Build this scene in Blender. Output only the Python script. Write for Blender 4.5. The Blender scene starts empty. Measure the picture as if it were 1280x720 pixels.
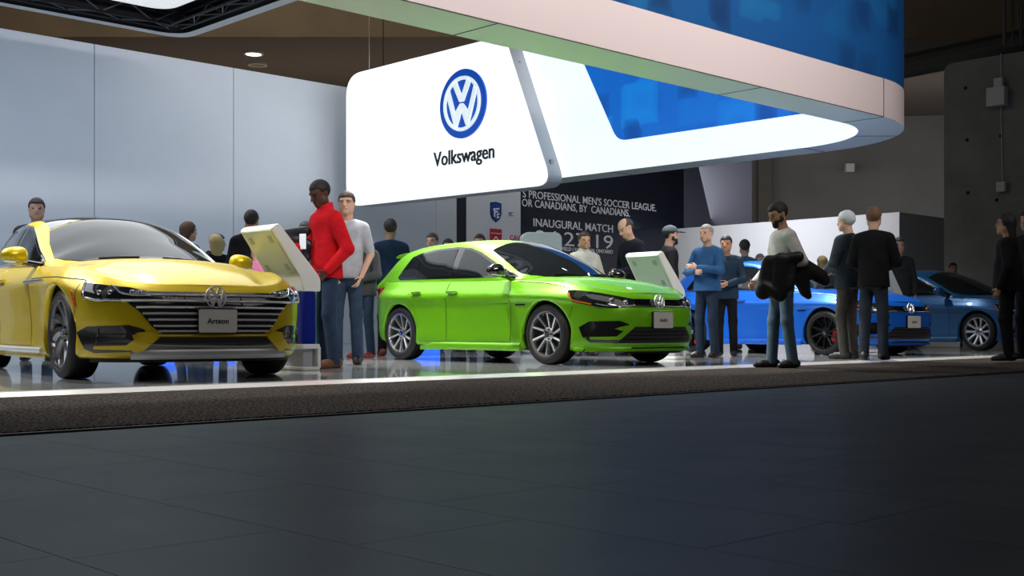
import bpy, bmesh, math, random
import numpy as np
from mathutils import Vector, Matrix
from mathutils.bvhtree import BVHTree
from mathutils.geometry import delaunay_2d_cdt

random.seed(7); np.random.seed(7)
SC = bpy.context.scene
COL = SC.collection
PI = math.pi
R = math.radians

# ------------------------------------------------------------------ camera
CAMZ = 0.445
FPX = 1495.0                # focal length in pixels of the 1280x720 frame
HZ = 409.0                  # horizon row
cam_d = bpy.data.cameras.new('camera')
cam_d.sensor_width = 36.0
cam_d.lens = 36.0 * FPX / 1280.0
cam_d.shift_y = (HZ - 360.0) / 1280.0
cam_d.clip_end = 300
CAM = bpy.data.objects.new('camera', cam_d)
CAM.location = (0, 0, CAMZ); CAM.rotation_euler = (R(90), 0, 0)
COL.objects.link(CAM); SC.camera = CAM

# ------------------------------------------------------------------ stand axes: the show stand is turned 46 degrees
TH = R(46.0)
SU, CU = math.sin(TH), math.cos(TH)
def UV(u, v, z=0.0):
    """stand coordinates (u along the stage edge, v towards the back) -> world"""
    return Vector((u*SU - v*CU, u*CU + v*SU, z))
def toUV(x, y):
    return x*SU + y*CU, -x*CU + y*SU
UANG = R(90) - TH           # world angle of +u
STAGE = 0.045               # stage floor height
CARPET = 0.015
def ground(px, py, z=STAGE):
    d = FPX*(CAMZ - z)/(py - HZ)
    return Vector(((px-640)*d/FPX, d, z))
def at(px, d, z=STAGE):
    return Vector(((px-640)*d/FPX, d, z))

# ------------------------------------------------------------------ world, exposure
W = bpy.data.worlds.new('hall'); SC.world = W; W.use_nodes = True
bg = W.node_tree.nodes['Background']; bg.inputs[0].default_value = (0.60, 0.61, 0.65, 1); bg.inputs[1].default_value = 0.055
SC.view_settings.view_transform = 'Standard'; SC.view_settings.look = 'None'
SC.view_settings.gamma = 1.0; SC.view_settings.exposure = 0.0
SC.view_settings.use_curve_mapping = False

# ------------------------------------------------------------------ lamps of the canopy and hall front, then unseen fill lamps added
def area(name, loc, sx, sy, power, color=(1, 1, 1), target=None, rotz=0.0, spread=PI):
    l = bpy.data.lights.new(name, 'AREA'); l.shape = 'RECTANGLE'; l.size = sx; l.size_y = sy
    l.energy = power; l.color = color; l.spread = spread
    o = bpy.data.objects.new(name, l); COL.objects.link(o); o.location = loc
    if target is not None:
        o.rotation_euler = (Vector(target) - Vector(loc)).to_track_quat('-Z', 'Y').to_euler()
    else:
        o.rotation_euler = (0, 0, rotz)
    return o
area('canopy_light', UV(3.5, 16.0, 5.95), 15, 8, 420, (.94, .97, 1.0), rotz=UANG)
area('wall_washer', UV(14.0, 20.9, 6.9), 30, .3, 210, (.84, .88, 1.0), target=UV(14.0, 24.0, 1.5))  # unseen strip, lengthened past the canopy to brighten the poster
# front truss of the hall, above and behind the camera's head, turned on the ring
area('front_truss_light', UV(7.0, -1.0, 8.5), 14, .6, 310, (1, .88, .86), target=UV(8.5, 9.0, 4.6), spread=R(46))
area('upstand_fill', (-7, 24, 11.5), 14, 2.0, 420, (1, .88, .68), target=(-7, 34, 10.5))  # unseen fill, added to brighten the brown upstand
area('far_hall_fill', (8, 39, 5.0), 34, 2, 440, (1, .95, .90), target=(10, 46, 7.5))  # fill added out of sight behind the walls to lift the far hall
area('partition_fill', UV(26.0, 19.5, 5.5), 3, .5, 150, (.95, .96, 1.0), target=UV(30.4, 19.5, 2.0), spread=R(110))  # added fill that whitens the partition, no fixture there
area('soffit_fill', (-5, 37.5, 3.5), 18, 2, 170, (1, .85, .68), target=(-5, 37.6, 8.6))  # added behind the back wall to brighten the soffit underside
area('foreground_fill', (7, 6, 12.9), 20, 8, 420, (1, .96, .92))  # overhead fill added to raise the dark foreground floor and carpet

# ------------------------------------------------------------------ materials
MATS = {}
def mat(name, color=(0.5, 0.5, 0.5), rough=0.5, metal=0.0, coat=0.0, emis=None, estr=0.0, alpha=None, trans=0.0, ior=1.45, spec=None, noise=0.0, nscale=20.0, bump=0.0, bscale=60.0, sheen=0.0, coord='Object', coatr=0.03, nb=(.3, .7)):
    if name in MATS: return MATS[name]
    m = bpy.data.materials.new(name); m.use_nodes = True
    nt = m.node_tree; b = nt.nodes['Principled BSDF']
    b.inputs['Base Color'].default_value = (*color, 1)
    b.inputs['Roughness'].default_value = rough
    b.inputs['Metallic'].default_value = metal
    b.inputs['Coat Weight'].default_value = coat
    b.inputs['Coat Roughness'].default_value = coatr
    b.inputs['IOR'].default_value = ior
    if spec is not None: b.inputs['Specular IOR Level'].default_value = spec
    if sheen: b.inputs['Sheen Weight'].default_value = sheen
    if emis is not None:
        b.inputs['Emission Color'].default_value = (*emis, 1); b.inputs['Emission Strength'].default_value = estr
    if trans: b.inputs['Transmission Weight'].default_value = trans
    if alpha is not None: b.inputs['Alpha'].default_value = alpha
    if noise or bump:
        tc = nt.nodes.new('ShaderNodeTexCoord')
        if noise:
            n = nt.nodes.new('ShaderNodeTexNoise'); n.inputs['Scale'].default_value = nscale; n.inputs['Detail'].default_value = 5
            nt.links.new(tc.outputs[coord], n.inputs['Vector'])
            r = nt.nodes.new('ShaderNodeValToRGB')
            r.color_ramp.elements[0].position = nb[0]; r.color_ramp.elements[1].position = nb[1]
            r.color_ramp.elements[0].color = (*[max(0, c*(1-noise)) for c in color], 1)
            r.color_ramp.elements[1].color = (*[min(1, c*(1+noise)) for c in color], 1)
            nt.links.new(n.outputs['Fac'], r.inputs['Fac']); nt.links.new(r.outputs['Color'], b.inputs['Base Color'])
        if bump:
            n2 = nt.nodes.new('ShaderNodeTexNoise'); n2.inputs['Scale'].default_value = bscale; n2.inputs['Detail'].default_value = 3
            nt.links.new(tc.outputs[coord], n2.inputs['Vector'])
            bp = nt.nodes.new('ShaderNodeBump'); bp.inputs['Strength'].default_value = bump; bp.inputs['Distance'].default_value = 0.01
            nt.links.new(n2.outputs['Fac'], bp.inputs['Height']); nt.links.new(bp.outputs['Normal'], b.inputs['Normal'])
    MATS[name] = m
    return m

# ------------------------------------------------------------------ object helpers
def tag(o, label=None, cat=None, group=None, kind=None):
    if label: o['label'] = label
    if cat: o['category'] = cat
    if group: o['group'] = group
    if kind: o['kind'] = kind
    return o
def empty(name, loc=(0, 0, 0), rz=0.0):
    o = bpy.data.objects.new(name, None); o.empty_display_size = 0.1
    COL.objects.link(o); o.location = loc; o.rotation_euler = (0, 0, rz)
    return o
def link_mesh(name, me, m=None, parent=None, smooth=False, loc=None, rz=None):
    if m is not None and len(me.materials) == 0: me.materials.append(m)
    if smooth: me.polygons.foreach_set('use_smooth', [True]*len(me.polygons))
    o = bpy.data.objects.new(name, me); COL.objects.link(o)
    if parent is not None: o.parent = parent
    if loc is not None: o.location = loc
    if rz is not None: o.rotation_euler = (0, 0, rz)
    return o
class MB:
    """collects shapes, builds ONE mesh object"""
    def __init__(s): s.v = []; s.f = []
    def add(s, vs, fs):
        b = len(s.v); s.v += [tuple(p) for p in vs]; s.f += [tuple(i+b for i in f) for f in fs]; return s
    def box(s, c, d, rz=0.0, M=None):
        hx, hy, hz = d[0]/2, d[1]/2, d[2]/2
        vs = [Vector((x, y, z)) for x in (-hx, hx) for y in (-hy, hy) for z in (-hz, hz)]
        m = Matrix.Translation(c) @ (M if M is not None else Matrix.Rotation(rz, 4, 'Z'))
        return s.add([m @ v for v in vs], [(0, 1, 3, 2), (4, 6, 7, 5), (0, 4, 5, 1), (2, 3, 7, 6), (0, 2, 6, 4), (1, 5, 7, 3)])
    def prism(s, poly, f0, f1):
        """poly of 2D points; f0/f1 map a 2D point to 3D on the two faces"""
        n = len(poly)
        vs = [f0(p) for p in poly] + [f1(p) for p in poly]
        return s.add(vs, [tuple(range(n-1, -1, -1)), tuple(range(n, 2*n))] + [(i, (i+1) % n, n+(i+1) % n, n+i) for i in range(n)])
    def tube(s, pts, r, n=8, cap=True):
        pts = [Vector(p) for p in pts]; rings = []
        rr = r if isinstance(r, (list, tuple)) else [r]*len(pts)
        up = None
        for i, p in enumerate(pts):
            t = (pts[min(i+1, len(pts)-1)] - pts[max(i-1, 0)]).normalized()
            if up is None or abs(t.dot(up)) > .97: up = Vector((0, 0, 1)) if abs(t.z) < .9 else Vector((1, 0, 0))
            a = t.cross(up).normalized(); b = a.cross(t).normalized()
            rings.append([p + (a*math.cos(2*PI*k/n) + b*math.sin(2*PI*k/n))*rr[i] for k in range(n)])
        vs = [v for q in rings for v in q]
        fs = [(i*n+k, i*n+(k+1) % n, (i+1)*n+(k+1) % n, (i+1)*n+k) for i in range(len(pts)-1) for k in range(n)]
        if cap: fs += [tuple(range(n-1, -1, -1)), tuple((len(pts)-1)*n+k for k in range(n))]
        return s.add(vs, fs)
    def lathe(s, prof, n=32, axis='Z', c=(0, 0, 0)):
        """prof list of (r, h) around axis"""
        c = Vector(c); vs = []
        for r, h in prof:
            for k in range(n):
                a = 2*PI*k/n
                p = {'Z': (r*math.cos(a), r*math.sin(a), h), 'Y': (r*math.cos(a), h, r*math.sin(a)), 'X': (h, r*math.cos(a), r*math.sin(a))}[axis]
                vs.append(c + Vector(p))
        m = len(prof)
        fs = [(i*n+k, i*n+(k+1) % n, (i+1)*n+(k+1) % n, (i+1)*n+k) for i in range(m-1) for k in range(n)]
        return s.add(vs, fs)
    def grid(s, P, closed_u=False):
        """P array (a,b,3)"""
        P = np.asarray(P); a, b = P.shape[:2]
        vs = P.reshape(-1, 3)
        fs = [(i*b+j, ((i+1) % a)*b+j, ((i+1) % a)*b+j+1, i*b+j+1) for i in range(a if closed_u else a-1) for j in range(b-1)]
        return s.add([tuple(map(float, v)) for v in vs], fs)
    def mesh(s, name='mesh', normals=True, merge=0.0):
        me = bpy.data.meshes.new(name); me.from_pydata([tuple(v) for v in s.v], [], s.f)
        if normals or merge:
            bm = bmesh.new(); bm.from_mesh(me)
            if merge: bmesh.ops.remove_doubles(bm, verts=bm.verts, dist=merge)
            if normals: bmesh.ops.recalc_face_normals(bm, faces=bm.faces)
            bm.to_mesh(me); bm.free()
        me.update(); return me
    def build(s, name, m, parent=None, smooth=False, bevel=0.0, segs=2, loc=None, rz=None, angle=None, merge=0.0):
        me = s.mesh(name, merge=merge)
        if bevel:
            bm = bmesh.new(); bm.from_mesh(me)
            es = [e for e in bm.edges if len(e.link_faces) == 2 and e.calc_face_angle(0) > R(30)]
            bmesh.ops.bevel(bm, geom=es, offset=bevel, segments=segs, profile=.5, affect='EDGES', clamp_overlap=True)
            bm.to_mesh(me); bm.free()
        o = link_mesh(name, me, m, parent, smooth, loc, rz)
        if angle:
            me.polygons.foreach_set('use_smooth', [True]*len(me.polygons))
            sharp_edges(me, angle)
        return o
def sharp_edges(me, deg):
    bm = bmesh.new(); bm.from_mesh(me)
    for e in bm.edges:
        e.smooth = not (len(e.link_faces) == 2 and e.calc_face_angle(0) > R(deg))
    bm.to_mesh(me); bm.free()
def rrect(w, h, r, n=5, cx=0, cy=0):
    pts = []
    for sx, sy, a0 in ((1, 1, 0), (-1, 1, 90), (-1, -1, 180), (1, -1, 270)):
        for k in range(n+1):
            a = R(a0 + 90*k/n)
            pts.append((cx + sx*(w/2-r) + r*math.cos(a), cy + sy*(h/2-r) + r*math.sin(a)))
    return pts
def round_poly(pts, radii, n=5):
    """rounds the corners of a polygon"""
    out = []; N = len(pts)
    for i, p in enumerate(pts):
        p = Vector((p[0], p[1])); a = Vector(pts[i-1][:2]); b = Vector(pts[(i+1) % N][:2])
        r = radii[i] if isinstance(radii, (list, tuple)) else radii
        da = (a-p); db = (b-p); la, lb = da.length, db.length
        r = min(r, la*.48, lb*.48)
        if r < 1e-5: out.append((p.x, p.y)); continue
        p0 = p + da/la*r; p1 = p + db/lb*r
        for k in range(n+1):
            t = k/n; q = p0*(1-t)**2 + p*2*t*(1-t) + p1*t*t
            out.append((q.x, q.y))
    return out
def copy_tree(o, parent=None):
    c = o.copy(); COL.objects.link(c); c.parent = parent
    for ch in list(o.children): copy_tree(ch, c)
    return c
_fonts = {}
def text_mesh(name, body, size, depth, m, M, parent=None, align='LEFT', sx=1.0, bold=0.0, spacing=1.0):
    """lettering as thin solid geometry; M maps text plane (x right, y up, z out) to world"""
    cu = bpy.data.curves.new(name, 'FONT'); cu.body = body; cu.size = size; cu.extrude = depth
    cu.align_x = align; cu.offset = bold; cu.resolution_u = 3; cu.space_character = spacing
    tmp = bpy.data.objects.new('tmp', cu); COL.objects.link(tmp)
    dg = bpy.context.evaluated_depsgraph_get(); dg.update()
    me = bpy.data.meshes.new_from_object(tmp.evaluated_get(dg))
    bpy.data.objects.remove(tmp); bpy.data.curves.remove(cu)
    me.transform(M @ Matrix.Diagonal((sx, 1, 1, 1)))
    me.materials.clear()
    return link_mesh(name, me, m, parent)
# ================================================================== cars
def hermite(xs, ys):
    xs = np.array(xs, float); ys = np.array(ys, float)
    o = np.argsort(xs); xs = xs[o]; ys = ys[o]
    d = np.diff(ys)/np.diff(xs)
    m = np.zeros_like(ys); m[0] = d[0]; m[-1] = d[-1]
    for i in range(1, len(xs)-1):
        if d[i-1]*d[i] > 0:
            w1 = 2*(xs[i+1]-xs[i]) + (xs[i]-xs[i-1]); w2 = (xs[i+1]-xs[i]) + 2*(xs[i]-xs[i-1])
            m[i] = (w1+w2)/(w1/d[i-1] + w2/d[i])
    def f(x):
        x = np.clip(np.asarray(x, float), xs[0], xs[-1])
        i = np.clip(np.searchsorted(xs, x, side='right')-1, 0, len(xs)-2)
        h = xs[i+1]-xs[i]; t = (x-xs[i])/h
        return (2*t**3-3*t**2+1)*ys[i] + (t**3-2*t**2+t)*h*m[i] + (-2*t**3+3*t**2)*ys[i+1] + (t**3-t**2)*h*m[i+1]
    return f
def resample(P, n):
    P = np.asarray(P, float); s = np.concatenate([[0], np.cumsum(np.linalg.norm(np.diff(P, axis=0), axis=1))])
    t = np.linspace(0, s[-1], n)
    return np.stack([np.interp(t, s, P[:, k]) for k in range(P.shape[1])], 1)
def half_ring(xf, xr, Wd, nf, af, nr, ar, counts):
    ph = np.linspace(0, PI/2, 400)
    f = np.stack([xf-af + af*np.cos(ph)**(2/nf), Wd*np.sin(ph)**(2/nf)], 1)
    f = resample(f, counts[0])
    s = np.stack([np.linspace(xf-af, xr+ar, counts[1]+2)[1:-1], np.full(counts[1], Wd)], 1)
    r = np.stack([xr+ar - ar*np.sin(ph)**(2/nr), Wd*np.cos(ph)**(2/nr)], 1)
    r = resample(r, counts[2])
    return np.concatenate([f, s, r], 0)
def catmull_rows(A, sub):
    """A (k, n, 3): upsample along the first axis"""
    k = A.shape[0]; out = []
    for i in range(k-1):
        p0 = A[max(i-1, 0)]; p1 = A[i]; p2 = A[i+1]; p3 = A[min(i+2, k-1)]
        for j in range(sub):
            t = j/sub
            out.append(.5*((2*p1) + (-p0+p2)*t + (2*p0-5*p1+4*p2-p3)*t*t + (-p0+3*p1-3*p2+p3)*t**3))
    out.append(A[-1]); return np.array(out)

def make_shell(S):
    """lower body with wheel openings + greenhouse; returns body mesh, greenhouse mesh and a BVH for projecting parts"""
    rings = []
    for (xf, xr, Wd, zs) in S['rings']:
        P = half_ring(xf, xr, Wd, S['nf'], S['af'], S['nr'], S['ar'], (84, 100, 40))
        z = hermite(S['knots'], zs)(P[:, 0])
        rings.append(np.stack([P[:, 0], P[:, 1], z], 1))
    A = np.array(rings)
    # slight swelling over the wheels on the lower rings
    for k in range(1, 7):
        for ax in (S['ax'], -S['ax']):
            A[k, :, 1] += .012*np.exp(-((A[k, :, 0]-ax)/.36)**2)*np.sign(A[k, :, 1])*(A[k, :, 1] > .5)
    body = catmull_rows(A, 8)
    top = A[-1]; crown = hermite(*zip(*S['crown']))
    cap = []
    for s in np.linspace(0, 1, 18)[1:]:
        r = top.copy(); r[:, 1] = top[:, 1]*(1-s)
        r[:, 2] = top[:, 2] + crown(top[:, 0])*(1-(1-s)**2.2)
        # bonnet creases
        if S.get('crease'):
            yc = S['crease'](top[:, 0]); fade = np.clip((top[:, 0]-.75)/.3, 0, 1)*np.clip((S['rings'][-1][0]-top[:, 0])/.12, 0, 1)
            r[:, 2] -= S.get('crease_d', .012)*fade*(1/(1+np.exp(-(np.abs(r[:, 1])-yc)/.012)))*np.clip((top[:, 1]-np.abs(r[:, 1]))/.1, 0, 1)
        cap.append(r)
    G = np.concatenate([body, np.array(cap)], 0)
    # underside: bring ring 0 in
    under = A[0].copy(); under[:, 1] *= .8; under[:, 2] += .02
    G = np.concatenate([under[None], G], 0)
    m = MB(); m.grid(G); Gm = G.copy(); Gm[:, :, 1] *= -1; m.grid(Gm[:, ::-1])
    me = m.mesh('body', merge=.0008)
    # wheel openings
    bm = bmesh.new(); bm.from_mesh(me)
    ra = S['arch']; zc = S['zc']
    kill = []
    for f in bm.faces:
        c = f.calc_center_median()
        if abs(c.y) < .45: continue
        for ax in (S['ax'], -S['ax']):
            if (c.x-ax)**2 + (c.z-zc)**2 < ra*ra: kill.append(f); break
    bmesh.ops.delete(bm, geom=kill, context='FACES')
    for v in bm.verts:
        if abs(v.co.y) < .45: continue
        if any(len(e.link_faces) == 1 for e in v.link_edges):
            for ax in (S['ax'], -S['ax']):
                dx, dz = v.co.x-ax, v.co.z-zc; d = math.hypot(dx, dz)
                if abs(d-ra) < .03 and d > 1e-4 and v.co.z > .17:
                    v.co.x = ax + dx/d*ra; v.co.z = zc + dz/d*ra
    # flange turned inwards round each opening
    be = [e for e in bm.edges if len(e.link_faces) == 1 and all(any(abs(math.hypot(v.co.x-ax, v.co.z-zc)-ra) < .004 for ax in (S['ax'], -S['ax'])) for v in e.verts)]
    ret = bmesh.ops.extrude_edge_only(bm, edges=be)
    for v in ret['geom']:
        if isinstance(v, bmesh.types.BMVert): v.co.y -= math.copysign(.05, v.co.y)
    bmesh.ops.recalc_face_normals(bm, faces=bm.faces)
    bm.to_mesh(me); bm.free()
    # greenhouse
    zt = hermite(*zip(*S['ztop'])); ry = hermite([p[0] for p in S['rail']], [p[1] for p in S['rail']]); rz = hermite([p[0] for p in S['rail']], [p[2] for p in S['rail']])
    x0, x1 = S['ztop'][0][0], S['ztop'][-1][0]
    secs = []
    cosx = np.linspace(x0, x1, 120)
    for x in cosx:
        yr, zr, zc_ = float(ry(x)), float(rz(x)), float(zt(x))
        yr = max(yr, .002); yb = max(min(S['gw'], yr + (zr-S['gb'])*.36 + .02), yr)
        zb = min(S['gb'], zr-.005)
        pts = [(yb, zb-.05)]
        for t in np.linspace(0, 1, 12):
            pts.append((yb + (yr-yb)*t + .02*math.sin(PI*t)*min(1, (zr-zb)/.3), zb + (zr-zb)*t))
        for q in np.linspace(1, 0, 22)[1:]:
            pts.append((yr*q, zr + (max(zc_, zr)-zr)*(1-q**2.3)))
        P = np.array(pts)
        for _ in range(2):   # soften the rail
            Q = P.copy(); Q[1:-1] = P[:-2]*.25 + P[1:-1]*.5 + P[2:]*.25; P = Q
        P = resample(P, 40)
        secs.append(np.stack([np.full(40, x), P[:, 0], P[:, 1]], 1))
    Gg = np.array(secs); mg = MB(); mg.grid(Gg); Gn = Gg.copy(); Gn[:, :, 1] *= -1; mg.grid(Gn[:, ::-1])
    mg_me = mg.mesh('roof', merge=.0008)
    vs, fs = [], []
    for q in (me, mg_me):
        b = len(vs); vs += [v.co.copy() for v in q.vertices]; fs += [[i+b for i in p.vertices] for p in q.polygons]
    return me, mg_me, BVHTree.FromPolygons(vs, fs)

class Skin:
    """projects outlines on to a car's surface"""
    def __init__(s, bvh): s.b = bvh
    def ray(s, o, d):
        h = s.b.ray_cast(Vector(o), Vector(d))
        return (h[0], h[1]) if h[0] is not None else (None, None)
    def fr(s, y, z):
        p, n = s.ray((4, y, z), (-1, 0, 0)); return p if p is not None else Vector((1.9, y, z))
    def re(s, y, z):
        p, n = s.ray((-4, y, z), (1, 0, 0)); return p if p is not None else Vector((-1.9, y, z))
    def si(s, x, z, sg=-1):
        p, n = s.ray((x, sg*3, z), (0, -sg, 0)); return p if p is not None else Vector((x, sg*.85, z))
    def tp(s, x, y):
        p, n = s.ray((x, y, 4), (0, 0, -1)); return p if p is not None else Vector((x, y, .8))
    def patch(s, pts, d, off=.004, step=.04, rim=.008, name='patch', keep=1.0):
        """pts: 3D outline, d: direction of projection (towards the car)"""
        d = Vector(d).normalized(); up = Vector((0, 0, 1)) if abs(d.z) < .9 else Vector((1, 0, 0))
        ax = d.cross(up).normalized(); ay = ax.cross(d).normalized()
        P2 = [Vector((p.dot(ax), p.dot(ay))) for p in map(Vector, pts)]
        # densify the outline
        o2 = []
        for i, p in enumerate(P2):
            q = P2[(i+1) % len(P2)]; n = max(1, int((q-p).length/step))
            o2 += [p.lerp(q, k/n) for k in range(n)]
        x0, x1 = min(p.x for p in o2), max(p.x for p in o2); y0, y1 = min(p.y for p in o2), max(p.y for p in o2)
        inner = []
        def inside(x, y):
            c = False; j = len(P2)-1
            for i in range(len(P2)):
                a, b = P2[i], P2[j]
                if (a.y > y) != (b.y > y) and x < (b.x-a.x)*(y-a.y)/(b.y-a.y)+a.x: c = not c
                j = i
            return c
        gx = x0 + step/2
        while gx < x1:
            gy = y0 + step/2
            while gy < y1:
                if inside(gx, gy) and min((q-Vector((gx, gy))).length for q in o2) > step*.4: inner.append(Vector((gx, gy)))
                gy += step
            gx += step
        n0 = len(o2)
        vs, es, fs, *_ = delaunay_2d_cdt(o2+inner, [(i, (i+1) % n0) for i in range(n0)], [], 1, 1e-6)
        out, nor = [], []
        c3 = sum((Vector(p) for p in pts), Vector())/len(pts)
        for v in vs:
            o = ax*v.x + ay*v.y + d*(c3.dot(d)-3)
            h = s.b.ray_cast(o, d)
            if h[0] is None:
                h = s.b.find_nearest(ax*v.x + ay*v.y + d*c3.dot(d))
            n = h[1]
            if n.dot(d) > 0: n = -n
            out.append(h[0]); nor.append(n)
        me = bpy.data.meshes.new(name)
        me.from_pydata([p + n*off for p, n in zip(out, nor)], [], [tuple(f) for f in fs])
        bm = bmesh.new(); bm.from_mesh(me)
        bm.faces.ensure_lookup_table()
        bmesh.ops.recalc_face_normals(bm, faces=bm.faces)
        if sum(f.normal.dot(d)*f.calc_area() for f in bm.faces) > 0: bmesh.ops.reverse_faces(bm, faces=bm.faces)
        if rim:
            bm.verts.ensure_lookup_table()
            be = [e for e in bm.edges if len(e.link_faces) == 1]
            nm = {v.index: n for v, n in zip(bm.verts, nor)} if len(nor) == len(bm.verts) else {}
            ret = bmesh.ops.extrude_edge_only(bm, edges=be)
            for g in ret['geom']:
                if isinstance(g, bmesh.types.BMVert): g.co += d*rim
            for e in be: e.smooth = False
        bm.to_mesh(me); bm.free()
        me.polygons.foreach_set('use_smooth', [True]*len(me.polygons))
        return me
    def line(s, pts, d, w=.006, off=.0025, step=.03):
        """thin ribbon lying on the surface along pts (3D), seen along d"""
        d = Vector(d).normalized(); P = resample(np.array([tuple(p) for p in pts]), max(2, int(sum((Vector(pts[i+1])-Vector(pts[i])).length for i in range(len(pts)-1))/step)+1))
        m = MB(); rows = []
        for i in range(len(P)):
            t = Vector(P[min(i+1, len(P)-1)]) - Vector(P[max(i-1, 0)])
            sd = t.cross(d); sd = sd.normalized() if sd.length > 1e-6 else Vector((0, 0, 1)); row = []
            for k in (-1, 1):
                q = Vector(P[i]) + sd*(w/2*k)
                h = s.b.ray_cast(q - d*2, d)
                if h[0] is None: h = s.b.find_nearest(q)
                n = h[1] if h[1].dot(d) < 0 else -h[1]
                row.append(tuple(h[0] + n*off))
            rows.append(row)
        m.grid(rows); return m
    def bar(s, pts, d, h=.012, out=.012, off=.0, step=.03):
        """solid moulding standing proud of the surface along pts"""
        d = Vector(d).normalized(); P = resample(np.array([tuple(p) for p in pts]), max(3, int(sum((Vector(pts[i+1])-Vector(pts[i])).length for i in range(len(pts)-1))/step)+1))
        rows = []
        for i in range(len(P)):
            t = Vector(P[min(i+1, len(P)-1)]) - Vector(P[max(i-1, 0)])
            sd = t.cross(d).normalized()
            hh = s.b.ray_cast(Vector(P[i]) - d*2, d)
            if hh[0] is None: hh = s.b.find_nearest(Vector(P[i]))
            n = hh[1] if hh[1].dot(d) < 0 else -hh[1]
            c = hh[0] + n*off
            rows.append([tuple(c + sd*(h/2) - n*.01), tuple(c + sd*(h/2) + n*out*.6), tuple(c + sd*(h*.25) + n*out), tuple(c - sd*(h*.25) + n*out), tuple(c - sd*(h/2) + n*out*.6), tuple(c - sd*(h/2) - n*.01)])
        m = MB(); m.grid(rows); b = len(rows)
        m.f += [(0, 1, 2, 3, 4, 5), tuple((b-1)*6+k for k in (5, 4, 3, 2, 1, 0))]
        return m

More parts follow.
